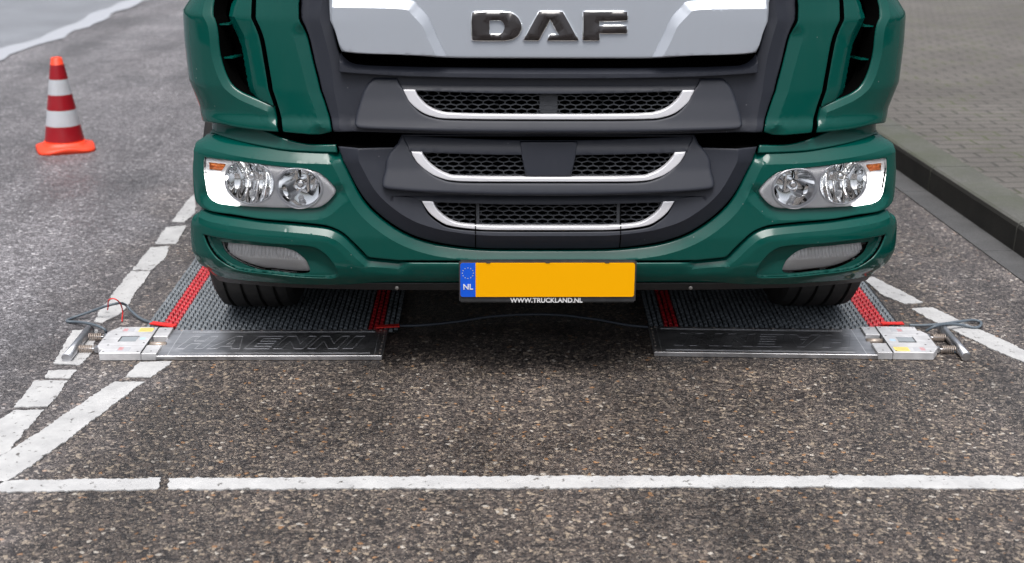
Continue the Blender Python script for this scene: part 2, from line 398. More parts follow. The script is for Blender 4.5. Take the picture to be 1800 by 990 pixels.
def surf(u, z, off):
    u = np.asarray(u, float); z = np.asarray(z, float)
    au = np.abs(u); s = np.sign(u); 
    x = np.interp(au, _L, _X); y = np.interp(au, _L, _Y)+np.maximum(au-UMAX, 0)
    nx = np.interp(au, _L, _nx); ny = np.interp(au, _L, _ny)
    x = x*np.interp(z, ZW, WW)/W0; y = y+np.interp(z, ZY, YY)
    return np.stack([s*(x+nx*off), y+ny*off, z+0*x], -1)
def tr(px, py, off=0.0):
    """photo point -> (u, z) on the body surface at the given offset"""
    d = dir_local(ray(px, py)); d = d/d[1]
    yv = np.linspace(-.2, 1.2, 2801)
    t = yv-O_L[1]
    P = O_L[None, :]+d[None, :]*t[:, None]
    Wz = np.interp(P[:, 2], ZW, WW)+off; D = DD+off; yc = np.interp(P[:, 2], ZY, YY)+DD
    q = np.maximum((yc-P[:, 1])/D, 0)
    g = np.abs(P[:, 0]/Wz)**NN+q**NN
    i = np.argmax(g < 1) if (g < 1).any() else int(np.argmin(g))
    c = min(abs(P[i, 0]/Wz[i]), 1.0); tt = math.atan2(c**(NN/2), q[i]**(NN/2))
    u = np.interp(tt, _t, _L)
    return (math.copysign(float(u), P[i, 0]), float(P[i, 2]))
def trs(pts, off=0.0, smooth=True, n=5):
    """trace a polyline; points with a third item are corners, the rest are splined"""
    q = [(*tr(p[0], p[1], off), len(p) > 2) for p in pts]
    return q
def dens(q, closed=True, n=5):
    """Catmull-Rom between corner-flagged points"""
    out = []; m = len(q)
    rng_ = range(m if closed else m-1)
    for i in rng_:
        p1 = q[i]; p2 = q[(i+1) % m]
        p0 = q[(i-1) % m] if (closed or i > 0) else p1; p3 = q[(i+2) % m] if (closed or i+2 < m) else p2
        if p1[2] and p2[2]:
            out.append((p1[0], p1[1])); continue
        if p1[2]: p0 = p1
        if p2[2]: p3 = p2
        for k in range(n):
            t = k/n
            out.append(tuple(.5*((2*p1[j])+(-p0[j]+p2[j])*t+(2*p0[j]-5*p1[j]+4*p2[j]-p3[j])*t*t+(-p0[j]+3*p1[j]-3*p2[j]+p3[j])*t**3) for j in (0, 1)))
    if not closed: out.append((q[-1][0], q[-1][1]))
    return out
def mir(q): return [(-p[0], *p[1:]) for p in q][::-1]
def sym(q):
    """close a left-half outline through its mirror image"""
    return q+mir(q)
def resample(P, step):
    P = np.array([p[:2] for p in P], float); out = []
    for a, b in zip(P, np.roll(P, -1, 0)):
        L = np.hypot(*(b-a)); k = max(1, int(math.ceil(L/step)))
        if L < 1e-5: continue
        for i in range(k): out.append(a+(b-a)*i/k)
    return np.array(out)
def area(P): return .5*np.sum(P[:, 0]*np.roll(P[:, 1], -1)-np.roll(P[:, 0], -1)*P[:, 1])
def inside(P, poly):
    x, y = P[:, 0], P[:, 1]; r = np.zeros(len(P), bool); j = len(poly)-1
    for i in range(len(poly)):
        xi, yi = poly[i]; xj, yj = poly[j]
        if yi != yj:
            r ^= ((yi > y) != (yj > y)) & (x < (xj-xi)*(y-yi)/(yj-yi)+xi)
        j = i
    return r
def dist(P, poly, closed=True):
    A = np.asarray(poly, float); B = np.roll(A, -1, 0)
    if not closed: A, B = A[:-1], A[1:]
    d = np.full(len(P), 9.0)
    for a, b in zip(A, B):
        ab = b-a; L2 = ab@ab
        if L2 < 1e-14: continue
        t = np.clip(((P-a)@ab)/L2, 0, 1)
        d = np.minimum(d, np.hypot(*(P-(a+t[:, None]*ab)).T))
    return d
def panel(name, outline, m, parent, holes=(), off=0.0, R_=.005, depth=.03, grid=.014, feats=(), smooth=True, grow=0.0, bstep=None, holeR=None, skirt=True):
    bstep = bstep or grid*.7
    O = resample(outline, bstep)
    if area(O) < 0: O = O[::-1]
    if grow:
        t = np.roll(O, -1, 0)-np.roll(O, 1, 0); t /= np.maximum(np.hypot(*t.T)[:, None], 1e-9); O = O+np.stack([t[:, 1], -t[:, 0]], 1)*grow
    H = []
    for h in holes:
        h = resample(h, bstep)
        if area(h) > 0: h = h[::-1]
        H.append(h)
    loops = [O]+H
    pts = [l for l in loops]; extra = []
    def ok(Q, dmin):
        k = inside(Q, O)
        for h in H: k &= ~inside(Q, h)
        Q = Q[k]
        if len(Q) == 0: return Q
        d = np.minimum.reduce([dist(Q, l) for l in loops])
        return Q[d > dmin]
    ringd = [R_*.12, R_*.4, R_*.8, R_*1.3]
    for l in loops:
        t = np.roll(l, -1, 0)-np.roll(l, 1, 0); t /= np.maximum(np.hypot(*t.T)[:, None], 1e-9); nrm = np.stack([-t[:, 1], t[:, 0]], 1)
        for rd in ringd: extra.append(ok(l+nrm*rd, rd*.9))
    lo, hi = O.min(0), O.max(0)
    gx, gy = np.meshgrid(np.arange(lo[0], hi[0], grid), np.arange(lo[1], hi[1], grid*.87))
    gx[1::2] += grid/2
    Q = np.stack([gx.ravel(), gy.ravel()], 1); extra.append(ok(Q, max(grid*.45, R_*1.6)))
    for line, prof, *_ in feats:
        L = resample(line, grid*.7) if _ and _[0] == 'closed' else np.array(dens([(a[0], a[1], True) for a in line], False, 1))
        L = np.array([p for p in resample(list(map(tuple, L)), grid*.7)]) if not (_ and _[0] == 'closed') else L
        t = np.gradient(L, axis=0); t /= np.maximum(np.hypot(*t.T)[:, None], 1e-9); nrm = np.stack([-t[:, 1], t[:, 0]], 1)
        for d_, _o in prof:
            for s in (1, -1):
                for e in (0,): extra.append(ok(L+nrm*(d_+e)*s, grid*.15))
    E = np.concatenate([e for e in extra if len(e)])
    nb = sum(len(l) for l in loops)
    key = {}; keep = []
    for i, p in enumerate(E):
        k = (round(p[0]/.0011), round(p[1]/.0011))
        if k not in key: key[k] = 1; keep.append(i)
    E = E[keep]
    V = np.concatenate([*loops, E]); edges = []; s = 0
    for l in loops:
        edges += [(s+i, s+(i+1) % len(l)) for i in range(len(l))]; s += len(l)
    r = delaunay_2d_cdt([Vector((float(a), float(b))) for a, b in V], edges, [], 0, 1e-7)
    P = np.array([(v.x, v.y) for v in r[0]]); F = np.array([f for f in r[2] if len(f) == 3])
    cen = P[F].mean(1); k = inside(cen, O)
    for h in H: k &= ~inside(cen, h)
    F = F[k]
    A = P[F]; ar = (A[:, 1, 0]-A[:, 0, 0])*(A[:, 2, 1]-A[:, 0, 1])-(A[:, 2, 0]-A[:, 0, 0])*(A[:, 1, 1]-A[:, 0, 1])
    F[ar < 0] = F[ar < 0][:, ::-1]; F = F[np.abs(ar) > 1e-12]
    o = off(P[:, 0], P[:, 1]) if callable(off) else np.full(len(P), float(off))
    o = np.array(o, float)
    for line, prof, *_ in feats:
        cl = bool(_) and _[0] == 'closed'
        o = o+np.interp(dist(P, line, cl), [a for a, b in prof], [b for a, b in prof])
    base = o.copy()
    dO = dist(P, O); dH = [dist(P, h) for h in H]
    hr = R_ if holeR is None else holeR
    for d, rr in [(dO, R_)]+[(x, hr) for x in dH]:
        if rr > 0:
            q = np.clip(1-d/rr, 0, 1); o = o-rr*(1-np.sqrt(1-q*q))
    used = np.unique(F); remap = -np.ones(len(P), int); remap[used] = np.arange(len(used))
    X = surf(P[used, 0], P[used, 1], o[used]); F = remap[F]
    faces = [tuple(map(int, f)) for f in F]; X = [tuple(p) for p in X]
    if skirt:
        from collections import Counter
        ec = Counter()
        for f in faces:
            for a, b in ((f[0], f[1]), (f[1], f[2]), (f[2], f[0])): ec[(a, b)] += 1
        bd = [(a, b) for (a, b) in ec if (b, a) not in ec]
        vs = sorted({a for e in bd for a in e}); idx = {}
        bk = surf(P[used[vs], 0], P[used[vs], 1], base[used[vs]]-depth)
        for i, v in enumerate(vs): idx[v] = len(X); X.append(tuple(bk[i]))
        faces += [(b, a, idx[a], idx[b]) for a, b in bd]
    nf = len(F); ob = pyobj(name, X, faces, m, parent, smooth)
    if skirt and m in (M_green, M_plastic):
        ob.data.materials.append(M_gapshade)
        for p_ in ob.data.polygons[nf:]: p_.material_index = 1  # edge walls of painted panels coloured black, standing in for gap shade
    ob.data.set_sharp_from_angle(angle=R(20))
    at = ob.data.attributes.get('sharp_edge')
    if at is not None:
        dmin = np.minimum.reduce([dO]+dH)[used]; nv = len(dmin)
        for e in ob.data.edges:
            a_, b_ = e.vertices
            if a_ < nv and b_ < nv and (dmin[a_] < hr*1.35+R_*.3 or dmin[b_] < R_*1.35): at.data[e.index].value = False
    return ob
def on_surface(name, pts_faces, m, parent, smooth=True):
    """mesh given in (u, z, off)"""
    v, f = pts_faces; v = np.array(v); X = surf(v[:, 0], v[:, 1], v[:, 2])
    return pyobj(name, X, f, m, parent, smooth)

truck = tag(empty('truck', (TX, TY, 0), YAW), 'dark green cab-over truck with silver nose panel and charcoal grille, parked on the weighing pads', 'truck')
c = True
# --- black backing sheet behind all gaps, their shade put into its colour
zz = [.36, .5, .65, .8, .95, 1.1, 1.25]; us = np.linspace(-UMAX-.1, UMAX+.1, 90)
v = [(u, z, -.085) for z in zz for u in us]; nU = len(us)
on_surface('gap_backing', (v, [(i*nU+j, i*nU+j+1, (i+1)*nU+j+1, (i+1)*nU+j) for i in range(len(zz)-1) for j in range(nU-1)]), M_gapshade, truck)

# --- hood (silver)
hoodL = [(560, -70, c), (564, -20), (569, 10), (578, 52), (587, 80), (592, 91, c), (625, 95), (700, 97), (781, 102), (870, 103)]
hood = panel('hood', dens(sym(trs(hoodL, .03))), M_silver, truck, off=.03, R_=.006, depth=.05, grid=.018)
wingL = [(572, -4, c), (640, -3), (712, 0), (730, 12), (749, 34), (762, 63), (781, 101, c), (755, 97.5), (700, 95.5), (640, 93.5), (597, 90, c), (588, 78), (580, 52), (574, 20)]
wq = trs(wingL, .034)
topline = [(p[0], p[1]) for p in dens(wq[:7], False)]
for s in (1, -1):
    q = wq if s == 1 else mir(wq); tl = topline if s == 1 else [(-a, b) for a, b in topline]
    panel('hood_wing', dens(q), M_silver, hood, off=.032, R_=.002, depth=.012, grid=.010, feats=[(tl, [(0, .0), (.026, .015), (.04, .015)])])
# --- lettering
def letters(px_pts, holes=()):
    q = dens(trs(px_pts, .036)); h = [dens(trs(x, .036)) for x in holes]
    b = panel('letter', q, M_chrome, hood, holes=[], off=.034, R_=.0015, depth=.006, grid=.02, grow=.0030) if not holes else \
        panel('letter', q, M_chrome, hood, holes=[list(map(tuple, np.array(hh).mean(0)+(np.array(hh)-np.array(hh).mean(0))*.95)) for hh in h], off=.034, R_=.0015, depth=.006, grid=.02, grow=.0030)
    panel('letter_face', q, M_letter, b, holes=h, off=.0375, R_=.0004, depth=.003, grid=.02)
letters([(826, 22, c), (885, 22), (905, 28), (914, 41), (914, 53), (905, 65), (885, 71), (826, 71, c)], [[(857, 36, c), (876, 36), (883, 42), (884, 50), (877, 60), (857, 60, c)]])
letters([(919, 71, c), (947, 21, c), (990, 21, c), (1018, 71, c), (959, 71, c), (965, 61.5, c), (983, 61.5, c), (969, 33, c), (946, 71, c)])
letters([(1027, 21, c), (1107, 21, c), (1107, 36, c), (1056, 37, c), (1056, 46, c), (1106, 46, c), (1106, 58.5, c), (1056, 58.5, c), (1056, 71, c), (1027, 71, c)])

# --- side panels of the cab (green)
inner = [(454, -70, c), (453, 0, c), (464, 60), (475, 116), (488, 176), (499.5, 231, c), (530, 234), (566, 237, c), (583, 232, c), (567, 172), (552, 116), (538, 60), (527, 6, c), (520, -70, c)]
iq = trs(inner)
face = dens(iq[7:12], False)
outerp = [(318, -70, c), (324, 0), (326, 60), (330, 105), (336, 140), (346, 170), (352, 200), (360, 211), (385, 216), (418, 223), (455, 228), (491.5, 231, c), (487, 207), (482.5, 186, c), (450, 173), (420, 159), (401, 138), (388, 101), (380, 42), (376, 0), (374, -70, c)]
oq = trs(outerp)
lip = dens(oq[12:], False)
duct = [(370, -70, c), (376, 0), (382, 60), (393, 120), (410, 150), (440, 167), (482, 186, c), (480, 176), (467, 118), (455.5, 60), (444.5, 0, c), (445, -70, c)]
dq = trs(duct)
gapl = dens(trs([(448, -70, c), (447, 0), (458, 60), (469.5, 118), (482.5, 176), (486, 190, c)]), False)
for s in (1, -1):
    f = (lambda q: q) if s == 1 else mir
    fl = (lambda L: L) if s == 1 else (lambda L: [(-a, b) for a, b in L])
    panel('cab_panel', dens(f(iq)), M_green, truck, off=.012, R_=.0035, depth=.05, grid=.012, feats=[(fl(face), [(0, -.015), (.034, 0), (.06, 0)])])
    cp = panel('corner_panel', dens(f(oq)), M_green, truck, off=.012, R_=.004, depth=.06, grid=.012, feats=[(fl(lip), [(0, -.0115), (.022, .001), (.05, .0)])])
    def doff(u, z, gl=fl(gapl)):
        d = dist(np.stack([u, z], 1), gl, False)
        return .008-np.interp(d, [0, .05, .085, .103, .125], [0, .007, .030, .085, .15])
    panel('air_duct', dens(f(dq)), M_green, cp, off=doff, R_=.001, depth=.03, grid=.010)
    for fy, xa, xb in ((44, 379, 398), (103, 387, 404)):
        a = tr(xa, fy); b = tr(xb, fy); vv = []
        for uu, zz_ in (a, b):
            for o_ in (-.015, -.10):
                for dz in (-.002, .002): vv.append((s*uu, zz_+dz, o_))
        on_surface('duct_fin', (vv, [(0, 1, 3, 2), (4, 6, 7, 5), (0, 4, 5, 1), (1, 5, 7, 3), (0, 2, 6, 4)]), M_green, cp, False)
    # step below the cab corner
    st = [(359, 205, c), (362, 232), (372, 236), (395, 244), (445, 256), (508, 266), (594, 270, c), (590, 256, c), (540, 255), (500, 246), (470, 234), (440, 222), (400, 212, c)]
    stq = trs(st, -.004)
    panel('step', dens(f(stq)), M_green, truck, off=lambda u, z: -.016+np.interp(z, [.68, .72, .80], [.008, .0, -.002]), R_=.004, depth=.04, grid=.014)

# --- charcoal plastic frame
MP1 = [(712, 152, c), (716, 169), (724, 181), (743, 194), (766, 201), (796, 204), (890, 205)]
MP2 = [(726, 262, c), (739, 283), (754, 297), (773, 306), (802, 312), (890, 313)]
MP3 = [(745, 348, c), (760, 371), (779, 385), (800, 393), (836, 397), (890, 399)]
MO1, MO2 = dens(sym(trs(MP1))), dens(sym(trs(MP2)))
frL = [(523, -70, c), (529, 0), (541, 60), (554, 113), (570, 172), (586, 232, c), (640, 233), (800, 237), (900, 238)]
slotL = [(590, 85, c), (598, 97), (611, 111), (640, 116), (760, 120), (880, 121)]
slot_top = [(880, 92), (700, 90), (590, 85)]
slot = dens(sym(trs([(584, -60, c), (588, 60), (598, 97), (611, 111), (640, 117), (760, 121), (880, 122)])))
fl_ = dens(trs([(560, -70, c), (566, 10), (578, 90), (588, 160), (598, 228, c)]), False)
gf = panel('grille_frame', dens(sym(trs(frL))), M_plastic, truck, holes=[slot, MO1], off=-.004, R_=.004, depth=.04, grid=.018,
           feats=[(fl_, [(0, .010), (.04, 0), (.06, 0)]), ([(-a, b) for a, b in fl_], [(0, .010), (.04, 0), (.06, 0)])])
# bar under the hood
barL = [(591, 93, c), (599, 104), (612, 113), (640, 117), (740, 120), (870, 121.5), (1054, 121.5)]
bl = trs([(591, 95, c), (599, 104), (612, 113), (640, 117), (740, 120), (880, 121.5)], .02); bb = trs([(591, 127, c), (660, 132), (744, 135.5), (880, 138)], .02)
barq = dens(bl+mir(bl)+[(-p[0], *p[1:]) for p in bb]+bb[::-1])
topl = dens(bl+mir(bl), False)
panel('grille_bar', barq, M_plastic, gf, off=.020, R_=.002, depth=.06, grid=.010, feats=[(topl, [(0, -.022), (.013, .0), (.03, 0)])])

# --- grille sections
def scoop(top, low, hole, offf, nm, par, R_=.008, feats=(), holeR=None):
    q = dens(trs(top, .02)+[]) if False else None
    t = trs(top, .02)
    return panel(nm, dens(sym(t)), M_plastic, par, holes=[dens(sym(trs(hole, .02)))], off=offf, R_=R_, depth=.06, grid=.012, feats=feats, holeR=.003)
s1 = scoop([(650, 138, c), (636, 155), (624, 188), (619, 212), (621, 221), (634, 226), (700, 229), (786, 232), (890, 233.5)], None,
           [(693, 140, c), (697, 150), (705, 160), (716, 180), (737, 199), (764, 208), (796, 210.5), (880, 211.5)],
           lambda u, z: np.interp(z, [.775, .80, .86, .93], [.036, .034, .016, .0]), 'grille_section', gf, R_=.010)
bump_par = empty('bumper', (0, 0, 0)); bump_par.parent = truck
s2 = scoop([(700, 240, c), (684, 265), (671, 300), (667, 320), (672, 331), (700, 335), (760, 339), (836, 342), (900, 343.5)], None,
           [(703, 243, c), (710, 256), (720, 270), (733, 290), (751, 305), (771, 315), (802, 321), (880, 322)],
           lambda u, z: np.interp(z, [.58, .60, .66, .75], [.034, .032, .012, -.006]), 'grille_section', bump_par, R_=.010)
loL = [(593, 259, c), (599, 275), (607, 294), (636, 346), (669, 381), (713, 410), (758, 426), (802, 434), (850, 438.5), (900, 439.5)]
loq = trs(loL); lline = dens(loq+mir(loq), False)
hole3 = [(690, 345, c), (715, 346), (738, 352), (753, 376), (773, 392), (793, 400), (836, 405), (900, 406.5)]
s3 = panel('grille_surround', dens(sym(loq)), M_plastic, bump_par, holes=[dens(sym(trs(hole3))), MO2], off=0.0, R_=.004, depth=.05, grid=.012,
           feats=[(lline, [(0, -.012), (.047, .012), (.09, .002), (.14, -.006)])], holeR=.002)
# ledge at upper ends of the surround
# brows: the sloping plane above each mesh
def brow(top, bot, par, o0, o1, ztop, zbot):
    a = trs(top, .0); b = trs(bot, .0)
    q = dens(a+mir(a)+[(-p[0], *p[1:]) for p in b]+b[::-1])
    return panel('brow', q, M_plastic, par, off=lambda u, z: np.interp(z, [zbot, ztop], [o0, o1]), R_=.002, depth=.04, grid=.014)
brow([(694, 139, c), (880, 145)], [(707, 158, c), (880, 164)], s1, .006, -.014, .915, .885)
brow([(704, 240, c), (880, 247)], [(720, 267, c), (880, 272)], s2, .004, -.016, .755, .715)
brow([(700, 341, c), (880, 344)], [(739, 354, c), (880, 359)], s3, .004, -.012, .59, .56)
# silver trims (outer and inner curves)
def trim(outer, inner_, par, nm='trim', off=.012):
    a = trs(outer, off); b = trs(inner_, off)
    q = dens(a+mir(a)+[(-p[0], *p[1:]) for p in b]+b[::-1])
    return panel(nm, q, M_trim, par, off=off, R_=.0025, depth=.02, grid=.008)
trim([(706, 158, c), (711, 169), (718, 181), (739, 198), (765, 207), (796, 209.5), (880, 210.5)], [(727, 158.5, c), (733, 171), (749, 187), (770, 196.5), (796, 200), (880, 202)], s1, off=.014)
trim([(721, 267, c), (733, 288), (751, 303), (771, 313), (802, 319), (880, 320)], [(739.5, 268, c), (747, 281), (764, 297), (784, 307), (802, 310.5), (880, 312)], s2, off=.012)
trim([(740, 354, c), (753, 374), (773, 390), (793, 398), (836, 403.5), (880, 405)], [(760, 354.5, c), (767, 369), (784, 384), (804, 393), (836, 396.5), (880, 398)], s3, off=.008)
# honeycomb meshes
def honey(pts, par, off, side=0, skip=None):
    poly = np.array(dens(sym(trs(pts))))
    lo, hi = poly.min(0), poly.max(0); pw, ph = .0335, .0128
    E = set(); bars = []
    for r in range(int((hi[1]-lo[1])/ph)+3):
        for k in range(int((hi[0]-lo[0])/pw)+3):
            cx = -(.5 if r % 2 else 0)*pw+(k-int((hi[0]-lo[0])/pw/2)-1)*pw; cz = lo[1]+r*ph
            hx, hz = pw/2, ph/3
            ring = [(cx-hx, cz-hz), (cx-hx, cz+hz), (cx, cz+2*hz), (cx+hx, cz+hz), (cx+hx, cz-hz), (cx, cz-2*hz)]
            for a, b in zip(ring, ring[1:]+ring[:1]):
                ky = tuple(sorted(((round(a[0]*5000), round(a[1]*5000)), (round(b[0]*5000), round(b[1]*5000)))))
                near = any(((ky[0][0]+i, ky[0][1]+j), ky[1]) in E for i in (0,) for j in (0,))
                if near or ky in E: continue
                E.add(ky); bars.append((a, b))
    poly = poly+0
    mid = np.array([((a[0]+b[0])/2, (a[1]+b[1])/2) for a, b in bars]); kk = inside(mid, poly)
    V, F = [], []
    for (a, b), k in zip(bars, kk):
        if not k or (side and (a[0]+b[0])*side < 0): continue
        if skip and abs((a[0]+b[0])/2) < skip: continue
        a = np.array(a); b = np.array(b); d = (b-a)/np.hypot(*(b-a)); nn = np.array([-d[1], d[0]])*.00125
        i = len(V)
        for p, o in ((a, off), (b, off)):
            for s in (1, -1):
                q = p+nn*s; V += [(q[0], q[1], o), (q[0], q[1], o-.014)]
        F += [(i, i+2, i+6, i+4), (i, i+4, i+5, i+1), (i+2, i+3, i+7, i+6)]
    return on_surface('grille_mesh', (V, F), M_mesh, par, False)
honey(MP1, s1, -.012)
honey(MP2, s2, -.012, 1, skip=.068); honey(MP2, s2, -.012, -1, skip=.068)
honey(MP3, s3, -.012)
# solid centre pieces
def rectpanel(nm, pts, m, par, off, R_=.003, depth=.03, grid=.02, **k): return panel(nm, dens(sym(trs(pts, off))), m, par, off=off, R_=R_, depth=depth, grid=grid, **k)
rectpanel('centre_block', [(914, 250, c), (924, 309.5, c)], M_plastic, s2, .006)
rectpanel('centre_block', [(948, 163, c), (948, 202, c)], M_mesh, s1, -.014)
for px_ in (836,):
    for s in (1, -1):
        V_, F_ = [], []; ysl = [345, 353, 357, 395, 396, 404.5, 405.5, 412, 418, 424, 430, 437.5]
        for q_ in ysl:
            uu, z_ = tr(px_, q_); d_ = dist(np.array([[uu, z_]]), lline, False)[0]
            oo = float(np.interp(d_, [0, .047, .09, .14], [-.012, .012, .002, -.006]))+.0012
            if 353 < q_ < 395.5: oo = -.003
            if 395.5 < q_ < 405: oo = .0095
            V_ += [(s*uu-.0017, z_, oo), (s*uu+.0017, z_, oo)]
        for i in range(len(ysl)-1): F_.append((2*i+2, 2*i+3, 2*i+1, 2*i))
        on_surface('panel_gap', (V_, F_), M_gapshade, s3, False)
        e0 = tr(px_+3, 357); e1 = tr(px_+3, 397)
        on_surface('mesh_edge', ([(s*e0[0]+dx, zq, -.008) for zq in (e1[1], e0[1]) for dx in (-.006, .006)], [(0, 1, 3, 2)]), M_mesh, s3, False)

# --- bumper, upper green part with headlight openings
upL = [(700, 458.5, c), (647, 453, c), (636, 441), (620, 425), (602, 409), (580, 399), (555, 394.5), (508, 390), (461, 386), (414, 379), (367, 371), (349, 361), (341, 345), (338, 300), (340, 262), (343, 244), (356, 234), (372, 236), (395, 244), (445, 256), (508, 265), (594, 268.5, c), (603, 288), (634, 350), (667, 385.5), (711, 414.5), (756, 430.5), (800, 438), (850, 442), (900, 443)]
upq = trs(upL)
gapq = dens(upq[21:], False); gapline = dens(upq[21:]+mir(upq[21:]), False)
topq = dens(upq[15:22], False)
cen = [(-p[0], *p[1:]) for p in []]
full = upq+[(-p[0], *p[1:]) for p in upq[::-1]]
headL = [(359, 277, c), (414, 284), (476, 292), (514, 296), (552, 301), (571, 312), (584, 325), (590, 336), (584, 347), (570, 360), (552, 366), (508, 366), (462, 364.5), (420, 362), (383, 357), (367, 345), (361, 320), (358, 295)]
hq = trs(headL)
hol = dens(hq); holR = [(-a, b) for a, b in hol]
lower_seg = dens(trs([(362, 345, c), (383, 359), (440, 366), (508, 369), (560, 368), (584, 352), (596, 340, c)]), False)
mm = lambda L: [(-a, b) for a, b in L]
feats = [(gapline, [(0, -.021), (.030, 0), (.05, 0)]), (topq, [(0, -.0225), (.034, 0), (.05, 0)]), (mm(topq), [(0, -.0225), (.034, 0), (.05, 0)]),
         (lower_seg, [(0, -.012), (.030, 0), (.05, 0)]), (mm(lower_seg), [(0, -.012), (.030, 0), (.05, 0)])]
panel('bumper_shell', dens(full), M_green, bump_par, holes=[hol, holR], off=0, R_=.004, depth=.045, grid=.011, feats=feats, holeR=.003)

# --- bumper, lower green part with fog lamp openings
loA = [(700, 462.5, c), (647, 457.5, c), (634, 446), (618, 430), (600, 414), (580, 404), (555, 399.5), (508, 395), (461, 391), (414, 385), (367, 376), (350, 369), (343, 372), (338, 388), (338, 420), (343, 448), (352, 470), (366, 485), (390, 493), (430, 499), (480, 503), (539, 505.5), (600, 505), (652, 502, c), (720, 501, c), (900, 501, c)]
lq = trs(loA, .004)
lfull = lq+[(-p[0], *p[1:]) for p in lq[::-1]]
fogL = [(359, 412, c), (398, 420), (440, 425), (476, 429), (539, 433), (563, 441), (580, 457), (592, 478), (586, 488), (560, 489), (520, 487), (476, 482), (414, 473), (383, 454), (367, 432)]
fq = trs(fogL, .004); fh = dens(fq)
tope = dens(lq[:13], False)
def lowoff(u, z):
    b = np.interp(z, [.29, .32, .36, .38, .60], [-.018, -.004, .004, .004, .004])
    mid = np.interp(np.abs(u), [.50, .58, .62], [1, .3, 0])
    return b-.010*mid
panel('bumper_lip', dens(lfull), M_green, bump_par, holes=[fh, mm(fh)], off=lowoff, R_=.006, depth=.045, grid=.011,
      feats=[(tope, [(0, -.0165), (.022, 0), (.04, .003)]), (mm(tope), [(0, -.0165), (.022, 0), (.04, .003)])], holeR=.004)
lensq = trs([(397, 424, c), (440, 428), (470, 431), (505, 434), (527, 441), (545, 458), (552, 472), (548, 478), (523, 478), (490, 474), (461, 471), (425, 457), (404, 441)], -.02)
lens = dens(lensq)
for s in (1, -1):
    F_ = fh if s == 1 else mm(fh); L_ = lens if s == 1 else mm(lens)
    fl0 = empty('fog_lamp'); fl0.parent = truck
    panel('fog_recess', F_, M_green, fl0, holes=[L_], off=0, R_=.0005, depth=.02, grid=.010, feats=[(F_, [(0, -.002), (.006, -.008), (.05, -.018)], 'closed')], holeR=0)
    panel('lens', L_, M_fogglass, fl0, off=-.015, R_=.0004, depth=.006, grid=.012)
    def rib(u, z):
        zc = .370
        return np.where(z > zc, -.024-np.clip(z-zc, 0, .1)*.50+.0055*np.abs(np.sin(u*260))*np.clip((z-zc)/.008, 0, 1), -.024-(zc-z)*.25)
    panel('reflector', L_, M_fogref, fl0, off=rib, R_=.0005, depth=.01, grid=.0035)
# black valance under the bumper
va = trs([(372, 492, c), (430, 500), (539, 507), (652, 510, c), (900, 511, c)], -.01); vb = trs([(372, 480, c), (430, 488), (539, 498), (652, 498, c), (900, 498, c)], -.01)
panel('valance', dens(va+mir(va)+[(-p[0], *p[1:]) for p in vb]+vb[::-1]), M_black, bump_par, off=-.012, R_=.002, depth=.05, grid=.02)
for px_ in (700, 1212):
    u_, z_ = tr(px_, 506, -.008); bm = bmesh.new(); P = surf(u_, z_, -.006)
    lathe(bm, [(.006, 0), (.006, .002), (.003, .003)], 14, Matrix.Translation(P) @ Matrix.Rotation(R(90), 4, 'X'))
    obj('bolt', bm, M_bolt, bump_par)

# --- headlights
def ell(cu, cz, ru, rz, n=40): return [(cu+ru*math.cos(k*2*math.pi/n), cz+rz*math.sin(k*2*math.pi/n)) for k in range(n)]
big = tr(442, 320, -.01); sma = tr(529.5, 330, -.01)
bl_, br_ = tr(401, 320, -.01), tr(484, 320, -.01); RU1 = abs(br_[0]-bl_[0])/2; RZ1 = (tr(442, 284, -.01)[1]-tr(442, 357, -.01)[1])/2
cb = ((bl_[0]+br_[0])/2, big[1])
sl_, sr_ = tr(491, 330, -.01), tr(568, 330, -.01); RU2 = abs(sr_[0]-sl_[0])/2; RZ2 = (tr(529, 294, -.01)[1]-tr(529, 361, -.01)[1])/2
cs = ((sl_[0]+sr_[0])/2, sma[1])
RU1 *= 1.05; RU2 *= 1.05; RZ1 *= 1.04; RZ2 *= 1.04
drlq = dens(trs([(360, 304, c), (380, 307), (402, 310), (398, 324), (401, 342), (424, 361), (400, 360), (382, 356), (368, 344), (361, 322)], -.01))
indq = dens(trs([(359, 278, c), (385, 281.5), (412, 285.5), (399, 306, c), (380, 304), (360, 301, c)], -.01))
def bowl(c0, ru, rz, depth, flute, s, nm, par, m):
    V, F = [], []; nr, na = 14, 96
    for i in range(nr+1):
        r = i/nr
        for k in range(na):
            th = k*2*math.pi/na; x = r*math.cos(th); z = r*math.sin(th)
            o = -.009-depth*(1-r*r)
            o += flute*abs(math.sin(x*8.5))*(1-r**4)
            V.append((s*(c0[0]+ru*x), c0[1]+rz*z, o))
    for i in range(nr):
        for k in range(na):
            a = i*na+k; b = i*na+(k+1) % na; q = (a, a+na, b+na, b)
            F.append(q if s == 1 else q[::-1])
    return on_surface(nm, (V, F), m, par)
def ringm(c0, ru, rz, w_, o, s, nm, par, m):
    V, F = [], []; na = 72; prof = [(0, -.010), (.15, .002), (.5, .006), (.85, .002), (1, -.010)]
    for t, h in prof:
        for k in range(na):
            th = k*2*math.pi/na; V.append((s*(c0[0]+(ru+w_*t)*math.cos(th)), c0[1]+(rz+w_*t)*math.sin(th), o+h))
    for i in range(len(prof)-1):
        for k in range(na):
            a = i*na+k; b = i*na+(k+1) % na; q = (a, a+na, b+na, b); F.append(q if s == 1 else q[::-1])
    return on_surface(nm, (V, F), m, par)
